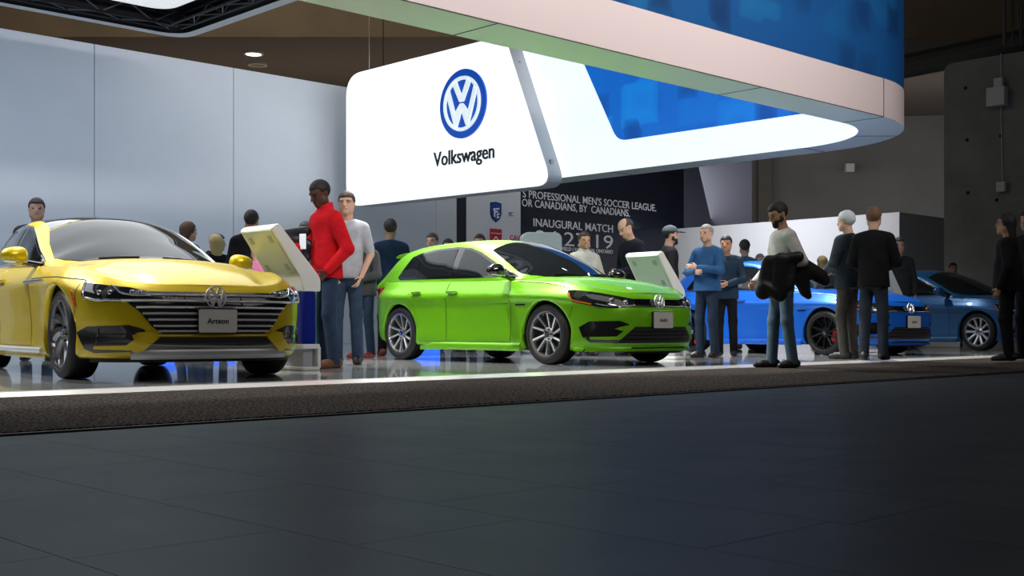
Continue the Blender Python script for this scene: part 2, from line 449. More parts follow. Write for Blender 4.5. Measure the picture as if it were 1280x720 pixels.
# ---- wheel: origin at hub, axle along y, outside face towards -y
def make_wheel(parent, name, style, rad, rimr, wid, loc, flip, proto=None):
    if proto is not None:
        w = copy_tree(proto, parent); w.location = loc; w.rotation_euler = (0, w.rotation_euler[1] + random.uniform(0, 1.2), PI if flip else 0)
        return w
    w = empty(name, loc); w.parent = parent; w.rotation_euler = (0, 0.3, PI if flip else 0)
    h = wid/2
    t = MB(); t.lathe([(rimr-.004, -h*.80), (rimr+.012, -h*.97), (rimr+.035, -h*1.02), (rad-.03, -h*.98), (rad-.009, -h*.86), (rad-.001, -h*.7), (rad, -h*.35), (rad, h*.35), (rad-.001, h*.7), (rad-.009, h*.86), (rad-.03, h*.98), (rimr+.02, h), (rimr-.004, h*.8)], 56, 'Y')
    t.build('tyre', mat('tyre_rubber', (.012, .012, .013), .55), w, angle=40)
    g = MB()
    for yy in (-.055, -.02, .02, .055): g.lathe([(rad+.0006, yy-.004), (rad+.0012, yy), (rad+.0006, yy+.004)], 56, 'Y')
    g.build('tread_groove', mat('tread_black', (.003, .003, .003), .8), w)
    rimmat = mat(style['name']+'_rim', style['rim'], .28, .85)
    b = MB(); b.lathe([(rimr-.005, -h*.78), (rimr+.006, -h*.9), (rimr+.004, -h*.97), (rimr-.012, -h*.95), (rimr-.018, -h*.80), (rimr-.022, -h*.4), (rimr-.03, h*.8)], 56, 'Y')
    b.build('rim', mat(style['name']+'_lip', style['lip'], .22, .9), w, angle=40)
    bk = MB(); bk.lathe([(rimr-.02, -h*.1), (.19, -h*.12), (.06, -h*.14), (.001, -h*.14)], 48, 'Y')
    bk.build('wheel_shade_disc', mat('wheel_shadow', (.008, .008, .009), .6), w, smooth=True)  # near-black disc filling the rim, stands for shade behind the spokes
    if style.get('caliper'):
        c = MB()
        for i in range(9):
            a0 = R(-30+60*i/9); a1 = R(-30+60*(i+1)/9)
            for a in (a0, a1): pass
            c.add([(r*math.cos(a), y, r*math.sin(a)) for a in (a0, a1) for r in (.12, .19) for y in (-h*.14, -h*.42)],
                  [(0, 1, 3, 2), (4, 6, 7, 5), (0, 4, 5, 1), (2, 3, 7, 6), (0, 2, 6, 4), (1, 5, 7, 3)])
        c.build('brake_caliper', mat('caliper_red', (.6, .02, .015), .4), w)
    yo, yi = -h*.80, -h*.55
    for k in range(style['n']):
        s = MB()
        if style['kind'] == 'pair':       # slim blades set in leaning pairs
            base = 2*PI*(k//2)/(style['n']//2); sgn = 1 if k % 2 else -1
            a0 = base + sgn*R(16); a1 = base + sgn*R(17.5) + R(style.get('lean', 16))
            w0, w1 = .0125, .0125
        elif style['kind'] == 'blade':
            a0 = 2*PI*k/style['n']; a1 = a0 + R(26); w0, w1 = .026, .05
        else:
            base = 2*PI*(k//2)/(style['n']//2); sgn = 1 if k % 2 else -1
            a0 = base + sgn*R(9); a1 = base + sgn*R(19); w0, w1 = .018, .022
        p0 = Vector((.05*math.cos(a0), 0, .05*math.sin(a0))); p1 = Vector(((rimr-.008)*math.cos(a1), 0, (rimr-.008)*math.sin(a1)))
        rows = []
        for t_ in np.linspace(0, 1, 7):
            p = p0.lerp(p1, t_)
            if style['kind'] == 'blade':
                ang = a0 + (a1-a0)*t_**1.4; rr = .05 + (rimr-.058)*t_; p = Vector((rr*math.cos(ang), 0, rr*math.sin(ang)))
            tdir = (p1-p0).normalized(); sd = Vector((-tdir.z, 0, tdir.x)); ww = w0 + (w1-w0)*t_
            yy = yo + .018*math.sin(PI*min(1, t_*1.0))*0 + (-h*.08)*t_ + .03*(1-t_)
            tw = .022 if style['kind'] == 'blade' else .006
            rows.append([tuple(p + sd*ww + Vector((0, yi+.02, 0))), tuple(p + sd*ww*.9 + Vector((0, yy+tw, 0))), tuple(p + sd*ww*.2 + Vector((0, yy, 0))), tuple(p - sd*ww*.9 + Vector((0, yy+.004, 0))), tuple(p - sd*ww + Vector((0, yi+.02, 0)))])
        s.grid(rows); s.build('spoke', rimmat, w, angle=35)
    hb = MB(); hb.lathe([(.075, yi), (.07, yo+.03), (.05, yo+.022), (.001, yo+.02)], 28, 'Y'); hb.build('hub', rimmat, w, angle=40)
    hc = MB(); hc.lathe([(.036, yo+.02), (.034, yo+.008), (.001, yo+.006)], 24, 'Y'); hc.build('hub_cap', mat('chrome', (.75, .76, .78), .12, 1.0), w, angle=40)
    for k in range(5):
        a = 2*PI*k/5+.3; q = MB(); q.lathe([(.009, yo+.03), (.009, yo+.012), (.001, yo+.011)], 10, 'Y', (.054*math.cos(a), 0, .054*math.sin(a)))
        q.build('wheel_bolt', mat('dark_bolt', (.03, .03, .03), .4, .8), w)
    return w

def emblem(name, parent, c, nrm, r, mring, mback=None, depth=.012, back=True):
    """round badge: ring, V above W.  c centre, nrm outward"""
    nrm = Vector(nrm).normalized(); up = Vector((0, 0, 1)); ax = up.cross(nrm).normalized(); ay = nrm.cross(ax).normalized()
    M = Matrix(((ax.x, ay.x, nrm.x, c[0]), (ax.y, ay.y, nrm.y, c[1]), (ax.z, ay.z, nrm.z, c[2]), (0, 0, 0, 1)))
    def T(p, h): return M @ Vector((p[0]*r, p[1]*r, h))
    root = None
    if mback is not None:
        b = MB(); n = 56
        pts = [(1.0*math.cos(2*PI*k/n), 1.0*math.sin(2*PI*k/n)) for k in range(n)]
        b.prism(pts, lambda p: T(p, -depth), lambda p: T(p, depth*.35))
        root = b.build(name, mback, parent)
    ringr = (.80, .69) if back else (1.0, .87)
    k_ = ringr[0]/.80
    g = MB(); n = 56
    rows = []
    for h, rr in ((depth*.3, ringr[0]), (depth, ringr[0]-.015), (depth, ringr[1]+.015), (depth*.3, ringr[1])):
        rows.append([tuple(T((rr*math.cos(2*PI*k/n), rr*math.sin(2*PI*k/n)), h)) for k in range(n+1)])
    g.grid(np.array(rows)); ro = g.build(name if root is None else 'emblem_ring', mring, parent if root is None else root)
    if root is None: root = ro
    def stroke(nm, pts):
        s = MB(); s.prism([(a*k_, b*k_) for a, b in pts], lambda p: T(p, depth*.3), lambda p: T(p, depth)); s.build(nm, mring, root)
    # V: two arms meeting at the middle
    stroke('letter_v', [(-.40, .62), (-.235, .685), (0, .22), (.235, .685), (.40, .62), (.085, .055), (-.085, .055)])
    # W: four arms
    stroke('letter_w', [(-.655, .32), (-.545, .46), (-.285, -.245), (-.06, .0), (.06, .0), (.285, -.245), (.545, .46), (.655, .32), (.30, -.66), (.19, -.64), (0, -.20), (-.19, -.64), (-.30, -.66)])
    return root

def plate_on(parent, c, nrm, w, h, texts, tsize):
    nrm = Vector(nrm).normalized(); up = Vector((0, 0, 1)); ax = up.cross(nrm).normalized(); ay = nrm.cross(ax).normalized()
    M = Matrix(((ax.x, ay.x, nrm.x, c[0]), (ax.y, ay.y, nrm.y, c[1]), (ax.z, ay.z, nrm.z, c[2]), (0, 0, 0, 1)))
    f = MB(); f.prism(rrect(w+.012, h+.012, .016), lambda p: M @ Vector((p[0], p[1], -.03)), lambda p: M @ Vector((p[0], p[1], .004)))
    fr = f.build('plate_holder', mat('gloss_black', (.006, .006, .007), .12, coat=1.0), parent)
    p_ = MB(); p_.prism(rrect(w, h, .014), lambda p: M @ Vector((p[0], p[1], 0)), lambda p: M @ Vector((p[0], p[1], .009)))
    pl = p_.build('name_plate', mat('plate_grey', (.55, .54, .51), .45), parent); pl['label'] = 'pale grey name plate'
    for i, (tx, dy, sz) in enumerate(texts):
        text_mesh('plate_lettering', tx, sz, .0012, mat('plate_ink', (.01, .01, .01), .5), M @ Matrix.Translation((0, dy, .0105)), pl, 'CENTER', bold=.0008)
    return pl
# ================================================================== people: smooth bodies grown round a posed skeleton
def vec(*a): return np.array(a, float)
class Field:
    def __init__(s, lo, hi, h):
        s.h = h; s.lo = np.array(lo, float) - 2*h
        s.n = np.ceil((np.array(hi, float)+2*h - s.lo)/h).astype(int)+1
        s.ax = [s.lo[i] + h*np.arange(s.n[i]) for i in range(3)]
        s.F = np.full(s.n, .5, np.float32)
    def block(s, lo, hi):
        i0 = np.clip(np.floor((np.array(lo)-s.lo)/s.h).astype(int), 0, s.n-1); i1 = np.clip(np.ceil((np.array(hi)-s.lo)/s.h).astype(int)+1, 1, s.n)
        sl = tuple(slice(a, b) for a, b in zip(i0, i1))
        X, Y, Z = np.meshgrid(s.ax[0][sl[0]], s.ax[1][sl[1]], s.ax[2][sl[2]], indexing='ij')
        return sl, np.stack([X, Y, Z], -1)
    def smin(s, sl, d, k):
        f = s.F[sl]
        if k > 0:
            h = np.clip(.5 + .5*(f-d)/k, 0, 1); s.F[sl] = f*(1-h) + d*h - k*h*(1-h)
        else: s.F[sl] = np.minimum(f, d)
    def cone(s, a, b, ra, rb, k=.02, sq=None):
        """tapered limb a->b; sq = (axis, factor): flattened along axis"""
        a = np.array(a, float); b = np.array(b, float); m = max(ra, rb) + k + 3*s.h
        sl, P = s.block(np.minimum(a, b)-m, np.maximum(a, b)+m)
        if P.size == 0: return
        Q = P - a; ab = b-a
        fac = 1.0
        if sq is not None:
            axv = np.array(sq[0], float); axv /= np.linalg.norm(axv); fac = sq[1]
            t0 = np.clip((Q@ab)/max(ab@ab, 1e-9), 0, 1)[..., None]
            C = Q - t0*ab; C = C + (C@axv)[..., None]*(1/fac-1)*axv
            d = np.linalg.norm(C, axis=-1) - (ra + (rb-ra)*t0[..., 0]); d = d*(.5+.5*fac)
        else:
            t0 = np.clip((Q@ab)/max(ab@ab, 1e-9), 0, 1)
            d = np.linalg.norm(Q - t0[..., None]*ab, axis=-1) - (ra + (rb-ra)*t0)
        s.smin(sl, d.astype(np.float32), k)
    def ell(s, c, rad, M, k=.015):
        c = np.array(c, float); m = max(rad) + k + 3*s.h
        sl, P = s.block(c-m, c+m)
        if P.size == 0: return
        Q = (P-c)@np.array(M).T/np.array(rad); l = np.linalg.norm(Q, axis=-1)
        d = (l-1)*min(rad)*.5 + (l-1)*np.mean(rad)*.5
        s.smin(sl, d.astype(np.float32), k)
    def cut(s, p, n):
        """removes the side n points to"""
        X = s.ax[0][:, None, None]*n[0] + s.ax[1][None, :, None]*n[1] + s.ax[2][None, None, :]*n[2]
        s.F = np.maximum(s.F, (X - np.dot(p, n)).astype(np.float32))
    def carve(s, planes):
        """removes the region on the positive side of all planes"""
        r = None
        for p, n in planes:
            X = s.ax[0][:, None, None]*n[0] + s.ax[1][None, :, None]*n[1] + s.ax[2][None, None, :]*n[2]
            q = np.dot(p, n) - X; r = q if r is None else np.maximum(r, q)
        s.F = np.maximum(s.F, (-r).astype(np.float32))
    def mesh(s, name):
        F = s.F; S = F < 0; nx, ny, nz = F.shape
        acc = np.zeros((nx-1, ny-1, nz-1, 3), np.float32); cnt = np.zeros((nx-1, ny-1, nz-1), np.float32)
        cor = [(0, 0, 0), (1, 0, 0), (0, 1, 0), (1, 1, 0), (0, 0, 1), (1, 0, 1), (0, 1, 1), (1, 1, 1)]
        V = {c: F[c[0]:nx-1+c[0], c[1]:ny-1+c[1], c[2]:nz-1+c[2]] for c in cor}
        for c in cor:
            for a in range(3):
                if c[a]: continue
                e = list(c); e[a] = 1; e = tuple(e)
                v0, v1 = V[c], V[e]; m = (v0 < 0) != (v1 < 0)
                t = np.where(m, v0/np.where(np.abs(v0-v1) < 1e-9, 1, v0-v1), 0)
                for q in range(3):
                    acc[..., q] += np.where(m, (t if q == a else c[q]), 0)
                cnt += m
        act = cnt > 0; idx = np.full(cnt.shape, -1, np.int64); n = int(act.sum()); idx[act] = np.arange(n)
        ii = np.argwhere(act); P = (ii + acc[act]/cnt[act][:, None])*s.h + s.lo
        faces = []
        for a in range(3):
            b, c = (a+1) % 3, (a+2) % 3
            sl0 = [slice(None)]*3; sl1 = [slice(None)]*3; sl0[a] = slice(0, -1); sl1[a] = slice(1, None)
            for q in (b, c): sl0[q] = slice(1, -1); sl1[q] = slice(1, -1)
            s0, s1 = S[tuple(sl0)], S[tuple(sl1)]; w = np.argwhere(s0 != s1)
            if len(w) == 0: continue
            flip = s0[tuple(w.T)]; w = w.copy(); w[:, b] += 1; w[:, c] += 1
            def g(db, dc):
                q = w.copy(); q[:, b] += db; q[:, c] += dc; return idx[tuple(q.T)]
            Q = np.stack([g(-1, -1), g(0, -1), g(0, 0), g(-1, 0)], 1)
            Q[~flip] = Q[~flip][:, ::-1]; faces.append(Q)
        faces = np.concatenate(faces); faces = faces[(faces >= 0).all(1)]
        me = bpy.data.meshes.new(name); me.from_pydata(P.tolist(), [], faces.tolist()); me.update()
        return me

def hand_prims(F, wr, d, nrm, sc, side, curl=.5, spread=1.0, thumb=1):
    """palm, four fingers, thumb.  wr wrist, d pointing direction, nrm palm normal (towards what it holds), side: +1 thumb on d x nrm"""
    d = d/np.linalg.norm(d); nrm = nrm - d*(nrm@d); nrm /= np.linalg.norm(nrm); w = np.cross(d, nrm)*side
    k = sc
    F.cone(wr - d*.02*k, wr + d*.085*k, .026*k, .036*k, .012, (nrm, .42))
    for i, (off, l) in enumerate(((.030, .072), (.010, .080), (-.010, .074), (-.029, .058))):
        p = wr + d*.085*k + w*off*k*spread; l *= k
        d1 = d*math.cos(curl*.6) + nrm*math.sin(curl*.6); d2 = d*math.cos(curl*1.5) + nrm*math.sin(curl*1.5); d3 = d*math.cos(curl*2.3) + nrm*math.sin(curl*2.3)
        q1 = p + d1*l*.45; q2 = q1 + d2*l*.32; q3 = q2 + d3*l*.25
        F.cone(p, q1, .0092*k, .0086*k, .004); F.cone(q1, q2, .0086*k, .0080*k, .004); F.cone(q2, q3, .0080*k, .0070*k, .004)
    t0 = wr + d*.025*k + w*.026*k; t1 = t0 + (d*.6 + w*.65 + nrm*.35)*.042*k; t2 = t1 + (d*.85 + w*.15 + nrm*.5)*.034*k
    F.cone(t0, t1, .0125*k, .0105*k, .006); F.cone(t1, t2, .0105*k, .0082*k, .005)

SKIN = {'light': (.58, .36, .26), 'tan': (.42, .24, .15), 'dark': (.095, .045, .028), 'mid': (.30, .16, .10)}
def cloth(name, col, rough=.85, bump=.25):
    return mat('cloth_'+name, col, rough, noise=.18, nscale=9, bump=bump, bscale=26, spec=.15)
def person(label, loc, yaw, h=1.75, res=.012, skin='light', hair=(.02, .015, .012), hairstyle='short', top=None, bottom=None, shoe=None,
           lean=0.0, side=0.0, hp=0.0, hy=0.0, arms=None, sleeve=1.0, legs=None, build=1.0, jacket=False, hands=None, group=None, visible_from=0.0, beard=None, collar=False, twist=0.0, extra=None, fat=0.0):
    """facing +Y in its own frame, right hand on +X, feet on z=0.  arms: {'R':(elbow, wrist), 'L':...}"""
    k = h/1.75
    root = empty('person', loc, yaw); tag(root, label, 'person', group)
    top = top or cloth('charcoal', (.03, .03, .034)); bottom = bottom or cloth('denim', (.035, .055, .10)); shoe = shoe or mat('shoe_black', (.015, .014, .014), .5)
    sm = mat('skin_'+skin, SKIN[skin], .5, spec=.35); hm = mat('hair_%d_%d_%d' % tuple(int(c*255) for c in hair), hair, .6, bump=.5, bscale=90)
    # --- skeleton
    def up(p, z0=.95):     # leaning of the upper body about the hips
        p = np.array(p, float); q = p - vec(0, 0, z0)
        c, s_ = math.cos(lean), math.sin(lean); q = vec(q[0] + side*q[2], q[1]*c + q[2]*s_, q[2]*c - q[1]*s_)
        return (q + vec(0, 0, z0))*k
    sh = {'R': up((.172*build, -.008, 1.385)), 'L': up((-.172*build, -.008, 1.385))}
    J = dict(pel=vec(0, 0, .96)*k, waist=up((0, 0, 1.06)), chest=up((0, .005, 1.30)), neck=up((0, -.01, 1.46)))
    neck_top = up((0, .012, 1.535)); hc = up((0, .022, 1.635))
    legs = legs or {'R': ((.10, .03, .50), (.105, 0, .085), 10), 'L': ((-.10, .03, .50), (-.105, -.02, .085), -10)}
    arms = arms or {}
    A = {}
    for s_, sg in (('R', 1), ('L', -1)):
        e, w = arms.get(s_, ((.235*sg, -.03, 1.115), (.235*sg, .06, .88)))
        A[s_] = (np.array(e, float)*k, np.array(w, float)*k)
    # head frame
    cy, sy = math.cos(hy), math.sin(hy); cp, sp = math.cos(hp), math.sin(hp)
    fwd = vec(-sy*cp, cy*cp, -sp); rt = vec(cy, sy, 0); upv = np.cross(rt, fwd); HM = np.stack([rt, fwd, upv])
    hc = neck_top + (hc-neck_top)*.35 + upv*.06*k + fwd*.012*k
    k0 = k; kh = k*1.06
    def H(r, f, u): return hc + (rt*r + fwd*f + upv*u)*kh
    pts = [hc, J['pel']] + [a for q in A.values() for a in q]
    lo = np.min(np.array([p for p in pts]), 0) - .30*k; hi = np.max(np.array(pts), 0) + .30*k
    lo = np.minimum(lo, vec(-.34, -.34, -.03)); hi = np.maximum(hi, vec(.34, .36, h*.9)); lo[2] = max(-.03, visible_from)
    hi[2] = hc[2] + .19*k
    # --- body: head, neck, hands and limbs under the clothes, one surface
    F = Field(lo, hi, res)
    F.cone(J['pel'], J['chest'], .115*k, .125*k, .03, ((0, 1, 0), .66)); F.cone(sh['R'], sh['L'], .045*k, .045*k, .03)
    F.cone(J['neck'], neck_top + upv*.03*k, .060*k, .055*k, .02)
    for s_, sg in (('R', 1), ('L', -1)):
        e, w = A[s_]; F.cone(sh[s_], e, .042*k, .036*k, .02); F.cone(e, w, .037*k, .027*k, .015)
        kn, an, ty = legs[s_]; kn = np.array(kn)*k; an = np.array(an)*k
        F.cone(vec(.085*sg, 0, .93)*k, kn, .065*k, .046*k, .03); F.cone(kn, an, .046*k, .034*k, .02)
        nr = (hands or {}).get(s_, {})
        dv = np.array(nr.get('dir', w-e), float); pn = np.array(nr.get('palm', (-sg, .15, 0)), float)
        hand_prims(F, w + dv/np.linalg.norm(dv)*.01, dv, pn, k, nr.get('thumb', sg*1 if pn[0]*sg < .5 else sg), nr.get('curl', .45), 1.0)
    F.ell(H(0, -.008, .028), (.074*kh, .094*kh, .088*kh), HM, .02)
    F.cone(H(0, .035, -.03), H(0, .060, -.078), .052*kh, .030*kh, .03, (rt, .98))
    F.cone(H(.03, .01, -.05), H(-.03, .01, -.05), .045*kh, .045*kh, .02)
    F.cone(H(0, .088, .012), H(0, .104, -.026), .009*kh, .013*kh, .008)
    F.cone(H(-.035, .074, .026), H(.035, .074, .026), .012*kh, .012*kh, .012)
    F.cone(H(-.018, .083, -.052), H(.018, .083, -.052), .009*kh, .009*kh, .010)
    for sg in (-1, 1): F.cone(H(sg*.074, -.012, .02), H(sg*.074, -.015, -.022), .013*kh, .010*kh, .006, (rt, .55))
    me = F.mesh('body'); me.materials.append(sm); me.materials.append(mat('eye_dark', (.012, .009, .008), .25)); me.materials.append(hm)
    me.materials.append(mat('lip_'+skin, tuple(c*f for c, f in zip(SKIN[skin], (.75, .55, .55))), .5))
    nf = len(me.polygons); C = np.zeros(nf*3); me.polygons.foreach_get('center', C); l = (C.reshape(-1, 3)-hc)@HM.T/kh
    ix = np.zeros(nf, np.int32); fr = l[:, 1] > .05; ax_ = np.abs(l[:, 0])
    ix[fr & (ax_ < .026) & (np.abs(l[:, 2]+.052) < .0065) & (l[:, 1] > .07)] = 3
    ix[fr & (np.abs(ax_-.034) < .020) & (np.abs(l[:, 2]-.028) < .0045)] = 2
    ix[fr & (np.abs(ax_-.033) < .010) & (np.abs(l[:, 2]-.007) < .0048)] = 1
    me.polygons.foreach_set('material_index', ix); me.polygons.foreach_set('use_smooth', np.ones(nf, bool))
    link_mesh('body', me, None, root)
    # --- hair
    if hairstyle != 'bald':
        G = Field(hc-.24*kh, hc+.24*kh, min(res, .01))
        if hairstyle == 'long':
            G.ell(H(0, -.016, .034), (.090*kh, .104*kh, .096*kh), HM, .02); G.cone(H(0, -.055, .0), H(0, -.075, -.16), .085*kh, .07*kh, .03, (fwd, .6))
        elif hairstyle == 'afro_short':
            G.ell(H(0, -.014, .036), (.082*kh, .100*kh, .092*kh), HM, .02)
        elif hairstyle == 'thin':
            G.ell(H(0, -.016, .026), (.083*kh, .102*kh, .092*kh), HM, .02)
        else:
            G.ell(H(0, -.012, .038), (.083*kh, .104*kh, .095*kh), HM, .02); G.cone(H(0, .045, .085), H(0, .06, .075), .045*kh, .03*kh, .02, (upv, .6))
        if hairstyle == 'bun': G.ell(H(0, -.12, .05), (.04*kh, .04*kh, .04*kh), HM, .015)
        hl = .062 if hairstyle != 'thin' else .03
        fr_ = .02 if hairstyle != 'thin' else -.03
        G.carve([(H(0, fr_, 0), fwd*.95 - upv*.3), (H(0, 0, hl), -upv)])      # open face
        if hairstyle != 'long':
            G.carve([(H(0, .0, .018), -upv), (H(0, -.042, 0), fwd)]); G.cut(H(0, -.06, -.06), -upv*.9 - fwd*.1)
        if hairstyle == 'thin': G.carve([(H(0, -.02, .085), upv*.75+fwd*.65)])
        link_mesh('hair', G.mesh('hair'), hm, root, True)
    if beard:
        G = Field(hc-.16*kh, hc+.16*kh, .008)
        G.cone(H(0, .040, -.045), H(0, .064, -.088), .054*kh, .034*kh, .03); G.cone(H(.045, .015, -.045), H(-.045, .015, -.045), .036*kh, .036*kh, .02)
        for sg in (-1, 1): G.cone(H(sg*.066, .008, -.012), H(sg*.055, .03, -.05), .009*kh, .018*kh, .01)
        G.carve([(H(0, .055, -.040), upv), (H(0, .03, 0), fwd)])
        link_mesh('beard', G.mesh('beard'), mat('beard_hair', beard, .7), root, True)
    if hairstyle == 'cap' or (extra and 'cap' in extra):
        G = Field(hc-.26*kh, hc+.26*kh, .01); G.ell(H(0, -.010, .045), (.089*kh, .108*kh, .094*kh), HM, .01); G.cut(H(0, 0, .045), -upv)
        G.cone(H(0, .09, .052), H(0, .155, .045), .07*kh, .06*kh, .01, (upv, .12))
        link_mesh('cap', G.mesh('cap'), extra['cap'] if extra else top, root, True)
    # --- shirt or jacket
    infl = .016 if jacket else .006
    F = Field(lo, hi, res)
    hem = .84 if jacket else .88
    F.cone(up((0, 0, hem)), up((0, 0, 1.10)), (.166+infl+fat)*k, (.148+infl+fat)*k*build, .03, ((0, 1, 0), .80+fat))
    F.cone(up((0, 0, 1.10)), up((0, .006, 1.33)), (.148+infl+fat*.8)*k*build, (.158+infl)*k*build, .03, ((0, 1, 0), .70+fat))
    F.cone(up((.115*build, -.005, 1.385)), up((-.115*build, -.005, 1.385)), (.060+infl*.7)*k, (.060+infl*.7)*k, .05)
    for sg in (-1, 1): F.cone(up((sg*.02, -.012, 1.455)), up((sg*.15*build, -.008, 1.40)), .056*k, (.046+infl*.5)*k, .03)
    F.cone(up((0, -.01, 1.42)), up((0, -.005, 1.475)), .085*k, .070*k, .03)
    for s_, sg in (('R', 1), ('L', -1)):
        e, w = A[s_]
        F.cone(sh[s_]*.97+.03*J['chest'], e if sleeve >= .5 else sh[s_]+(e-sh[s_])*sleeve*2, (.058+infl)*k, (.047+infl*.8)*k, .035)
        if sleeve > .5:
            we = e + (w-e)*min(1, (sleeve-.5)*2)*.97; F.cone(e, we, (.047+infl*.8)*k, (.037+infl*.5)*k, .02)
    if collar:
        F.cone(up((0, -.012, 1.45)), up((0, -.004, 1.525)), .082*k, .072*k, .012)
    ct = up((0, -.005, 1.535 if collar else 1.475)); nn = up((0, .25, 2.0)) - up((0, 0, .95)); nn = nn/np.linalg.norm(nn)
    dn = neck_top - J['neck']; dn /= np.linalg.norm(dn)
    # open neckline
    nm_ = F.ax
    F2 = Field(ct-.14*k, ct+.16*k, res); 
    F.carve([(ct, dn), (J['chest'] + (J['neck']-J['chest'])*.6, dn)])
    F.cut(up((0, 0, hem-.005)), -(up((0, 0, 1.4))-up((0, 0, .95)))/np.linalg.norm(up((0, 0, 1.4))-up((0, 0, .95)))) if not arms_low(A, hem*k) else F.carve([(up((0, 0, hem-.005)), vec(0, 0, -1)), (vec(.215*k, 0, 0), vec(-1, 0, 0)), (vec(-.215*k, 0, 0), vec(1, 0, 0))])
    link_mesh('jacket' if jacket else 'shirt', F.mesh('shirt'), top, root, True)
    # --- trousers
    lo2 = vec(-.36, -.36, max(0, visible_from)); hi2 = vec(.36, .40, 1.12*k)
    if visible_from < .9:
        F = Field(lo2, hi2, res)
        F.cone(vec(0, 0, .93)*k, vec(0, 0, 1.02)*k, .140*k+fat*k*.6, .135*k+fat*k*.6, .02, ((0, 1, 0), .74+fat))
        for s_, sg in (('R', 1), ('L', -1)):
            kn, an, ty = legs[s_]; kn = np.array(kn)*k; an = np.array(an)*k
            F.cone(vec(.074*sg, 0, .90)*k, kn, .084*k, .064*k, .03); F.cone(kn, an + vec(0, -.005, -.03)*k, .064*k, .058*k, .03)
        F.cut(vec(0, 0, .035*k), vec(0, 0, -1)); F.cut(vec(0, 0, 1.04*k), vec(0, 0, 1))
        link_mesh('trousers', F.mesh('trousers'), bottom, root, True)
        for s_, sg in (('R', 1), ('L', -1)):
            kn, an, ty = legs[s_]; an = np.array(an)*k; zz = an[2]-.085*k
            ty = R(ty); fd = vec(math.sin(ty), math.cos(ty), 0)
            b = vec(an[0], an[1], zz)
            G = Field(b-vec(.2, .25, .03), b+vec(.2, .28, .16), min(res, .01))
            G.cone(b - fd*.055*k + vec(0, 0, .045*k), b + fd*.10*k + vec(0, 0, .035*k), .043*k, .046*k, .02); G.cone(b + fd*.10*k + vec(0, 0, .032*k), b + fd*.165*k + vec(0, 0, .026*k), .045*k, .034*k, .02)
            G.cone(b - fd*.02*k + vec(0, 0, .06*k), b + vec(0, 0, .10*k), .045*k, .043*k, .03)
            G.cut(vec(0, 0, zz+.002), vec(0, 0, -1))
            link_mesh('shoe', G.mesh('shoe'), shoe, root, True)
    return root, dict(H=H, A=A, k=k, sh=sh, up=up)
def arms_low(A, z): return any(w[2] < z+.12 or e[2] < z+.1 for e, w in A.values())
# ================================================================== the hall and the stand
def struct(o): o['kind'] = 'structure'; return o
def uAt(px, v):
    t = (px-640)/FPX; d = v/(SU - t*CU); return d*(t*SU + CU)
def vAt(px, u):
    t = (px-640)/FPX; d = u/(t*SU + CU); return d*(SU - t*CU)
def uvbox(mb, u0, u1, v0, v1, z0, z1):
    c = UV((u0+u1)/2, (v0+v1)/2, (z0+z1)/2)
    return mb.box(c, (u1-u0, v1-v0, z1-z0), UANG)
EDGE0, EDGE1 = 4.98, 7.42      # carpet front edge, stage front edge (v)

# ---- floors
def floor_mat():
    m = mat('dark_tile', (.036, .038, .041), .5, noise=.22, nscale=2.2, bump=.02, bscale=40)
    nt = m.node_tree; b_ = nt.nodes['Principled BSDF']; out = nt.nodes['Material Output']; src = b_.inputs['Base Color'].links[0].from_socket
    d = nt.nodes.new('ShaderNodeBsdfDiffuse'); g = nt.nodes.new('ShaderNodeBsdfGlossy'); g.inputs['Roughness'].default_value = .36; g.inputs['Color'].default_value = (.80, .93, 1, 1)
    mx = nt.nodes.new('ShaderNodeMixShader'); mx.inputs[0].default_value = .10
    nt.links.new(src, d.inputs['Color']); nt.links.new(d.outputs[0], mx.inputs[1]); nt.links.new(g.outputs[0], mx.inputs[2]); nt.links.new(mx.outputs[0], out.inputs['Surface'])
    return m
m_floor = floor_mat()
b = MB(); b.box((4, 20, -.106), (70, 90, .2)); floor = struct(b.build('floor', mat('floor_grout', (.018, .018, .019), .8)))
tw, tl, gap = .482, .86, .0022
offs = {0: 2.24, 1: 1.92, 2: 1.34}
tiles = []
for i in range(-8, 60):
    u0 = .98 + tw*i; vo = offs[i % 3] + .03*((i*7) % 5)
    j0 = -8
    for j in range(-4, 12):
        v0 = vo + tl*(j-3); v1 = v0 + tl
        if v0 >= EDGE0: continue
        v1 = min(v1, EDGE0)
        if v1-v0 < .05: continue
        c = UV(u0+tw/2, (v0+v1)/2)
        if c.y < .9: continue
        pxs = [640 + FPX*UV(a, b_).x/max(.3, UV(a, b_).y) for a in (u0, u0+tw) for b_ in (v0, v1)]
        if max(pxs) < -700 or min(pxs) > 2000: continue
        tiles.append((c.y, u0, v0, v1, c))
tiles.sort(key=lambda t: t[0] + (100 if abs(FPX*t[4].x/t[4].y) > 760 else 0))
def tile_mesh(l):
    t = MB(); t.box((0, 0, -.003), (tw-gap, l-gap, .006)); return t.mesh('tile')
tm = {}; rest = MB()
for n, (d_, u0, v0, v1, c) in enumerate(tiles):
    if n < 295:
        key = round(v1-v0, 3)
        if key not in tm: tm[key] = tile_mesh(v1-v0); tm[key].materials.append(m_floor)
        o = bpy.data.objects.new('tile', tm[key]); COL.objects.link(o); o.parent = floor; o.location = c; o.rotation_euler = (0, 0, UANG)
    else: uvbox(rest, u0+gap/2, u0+tw-gap/2, v0+gap/2, v1-gap/2, -.006, 0)
if rest.v:
    o = rest.build('far_tiles', m_floor, floor); o['kind'] = 'stuff'
b = MB(); uvbox(b, -14, 40, -14, EDGE0, -.0062, -.0058)

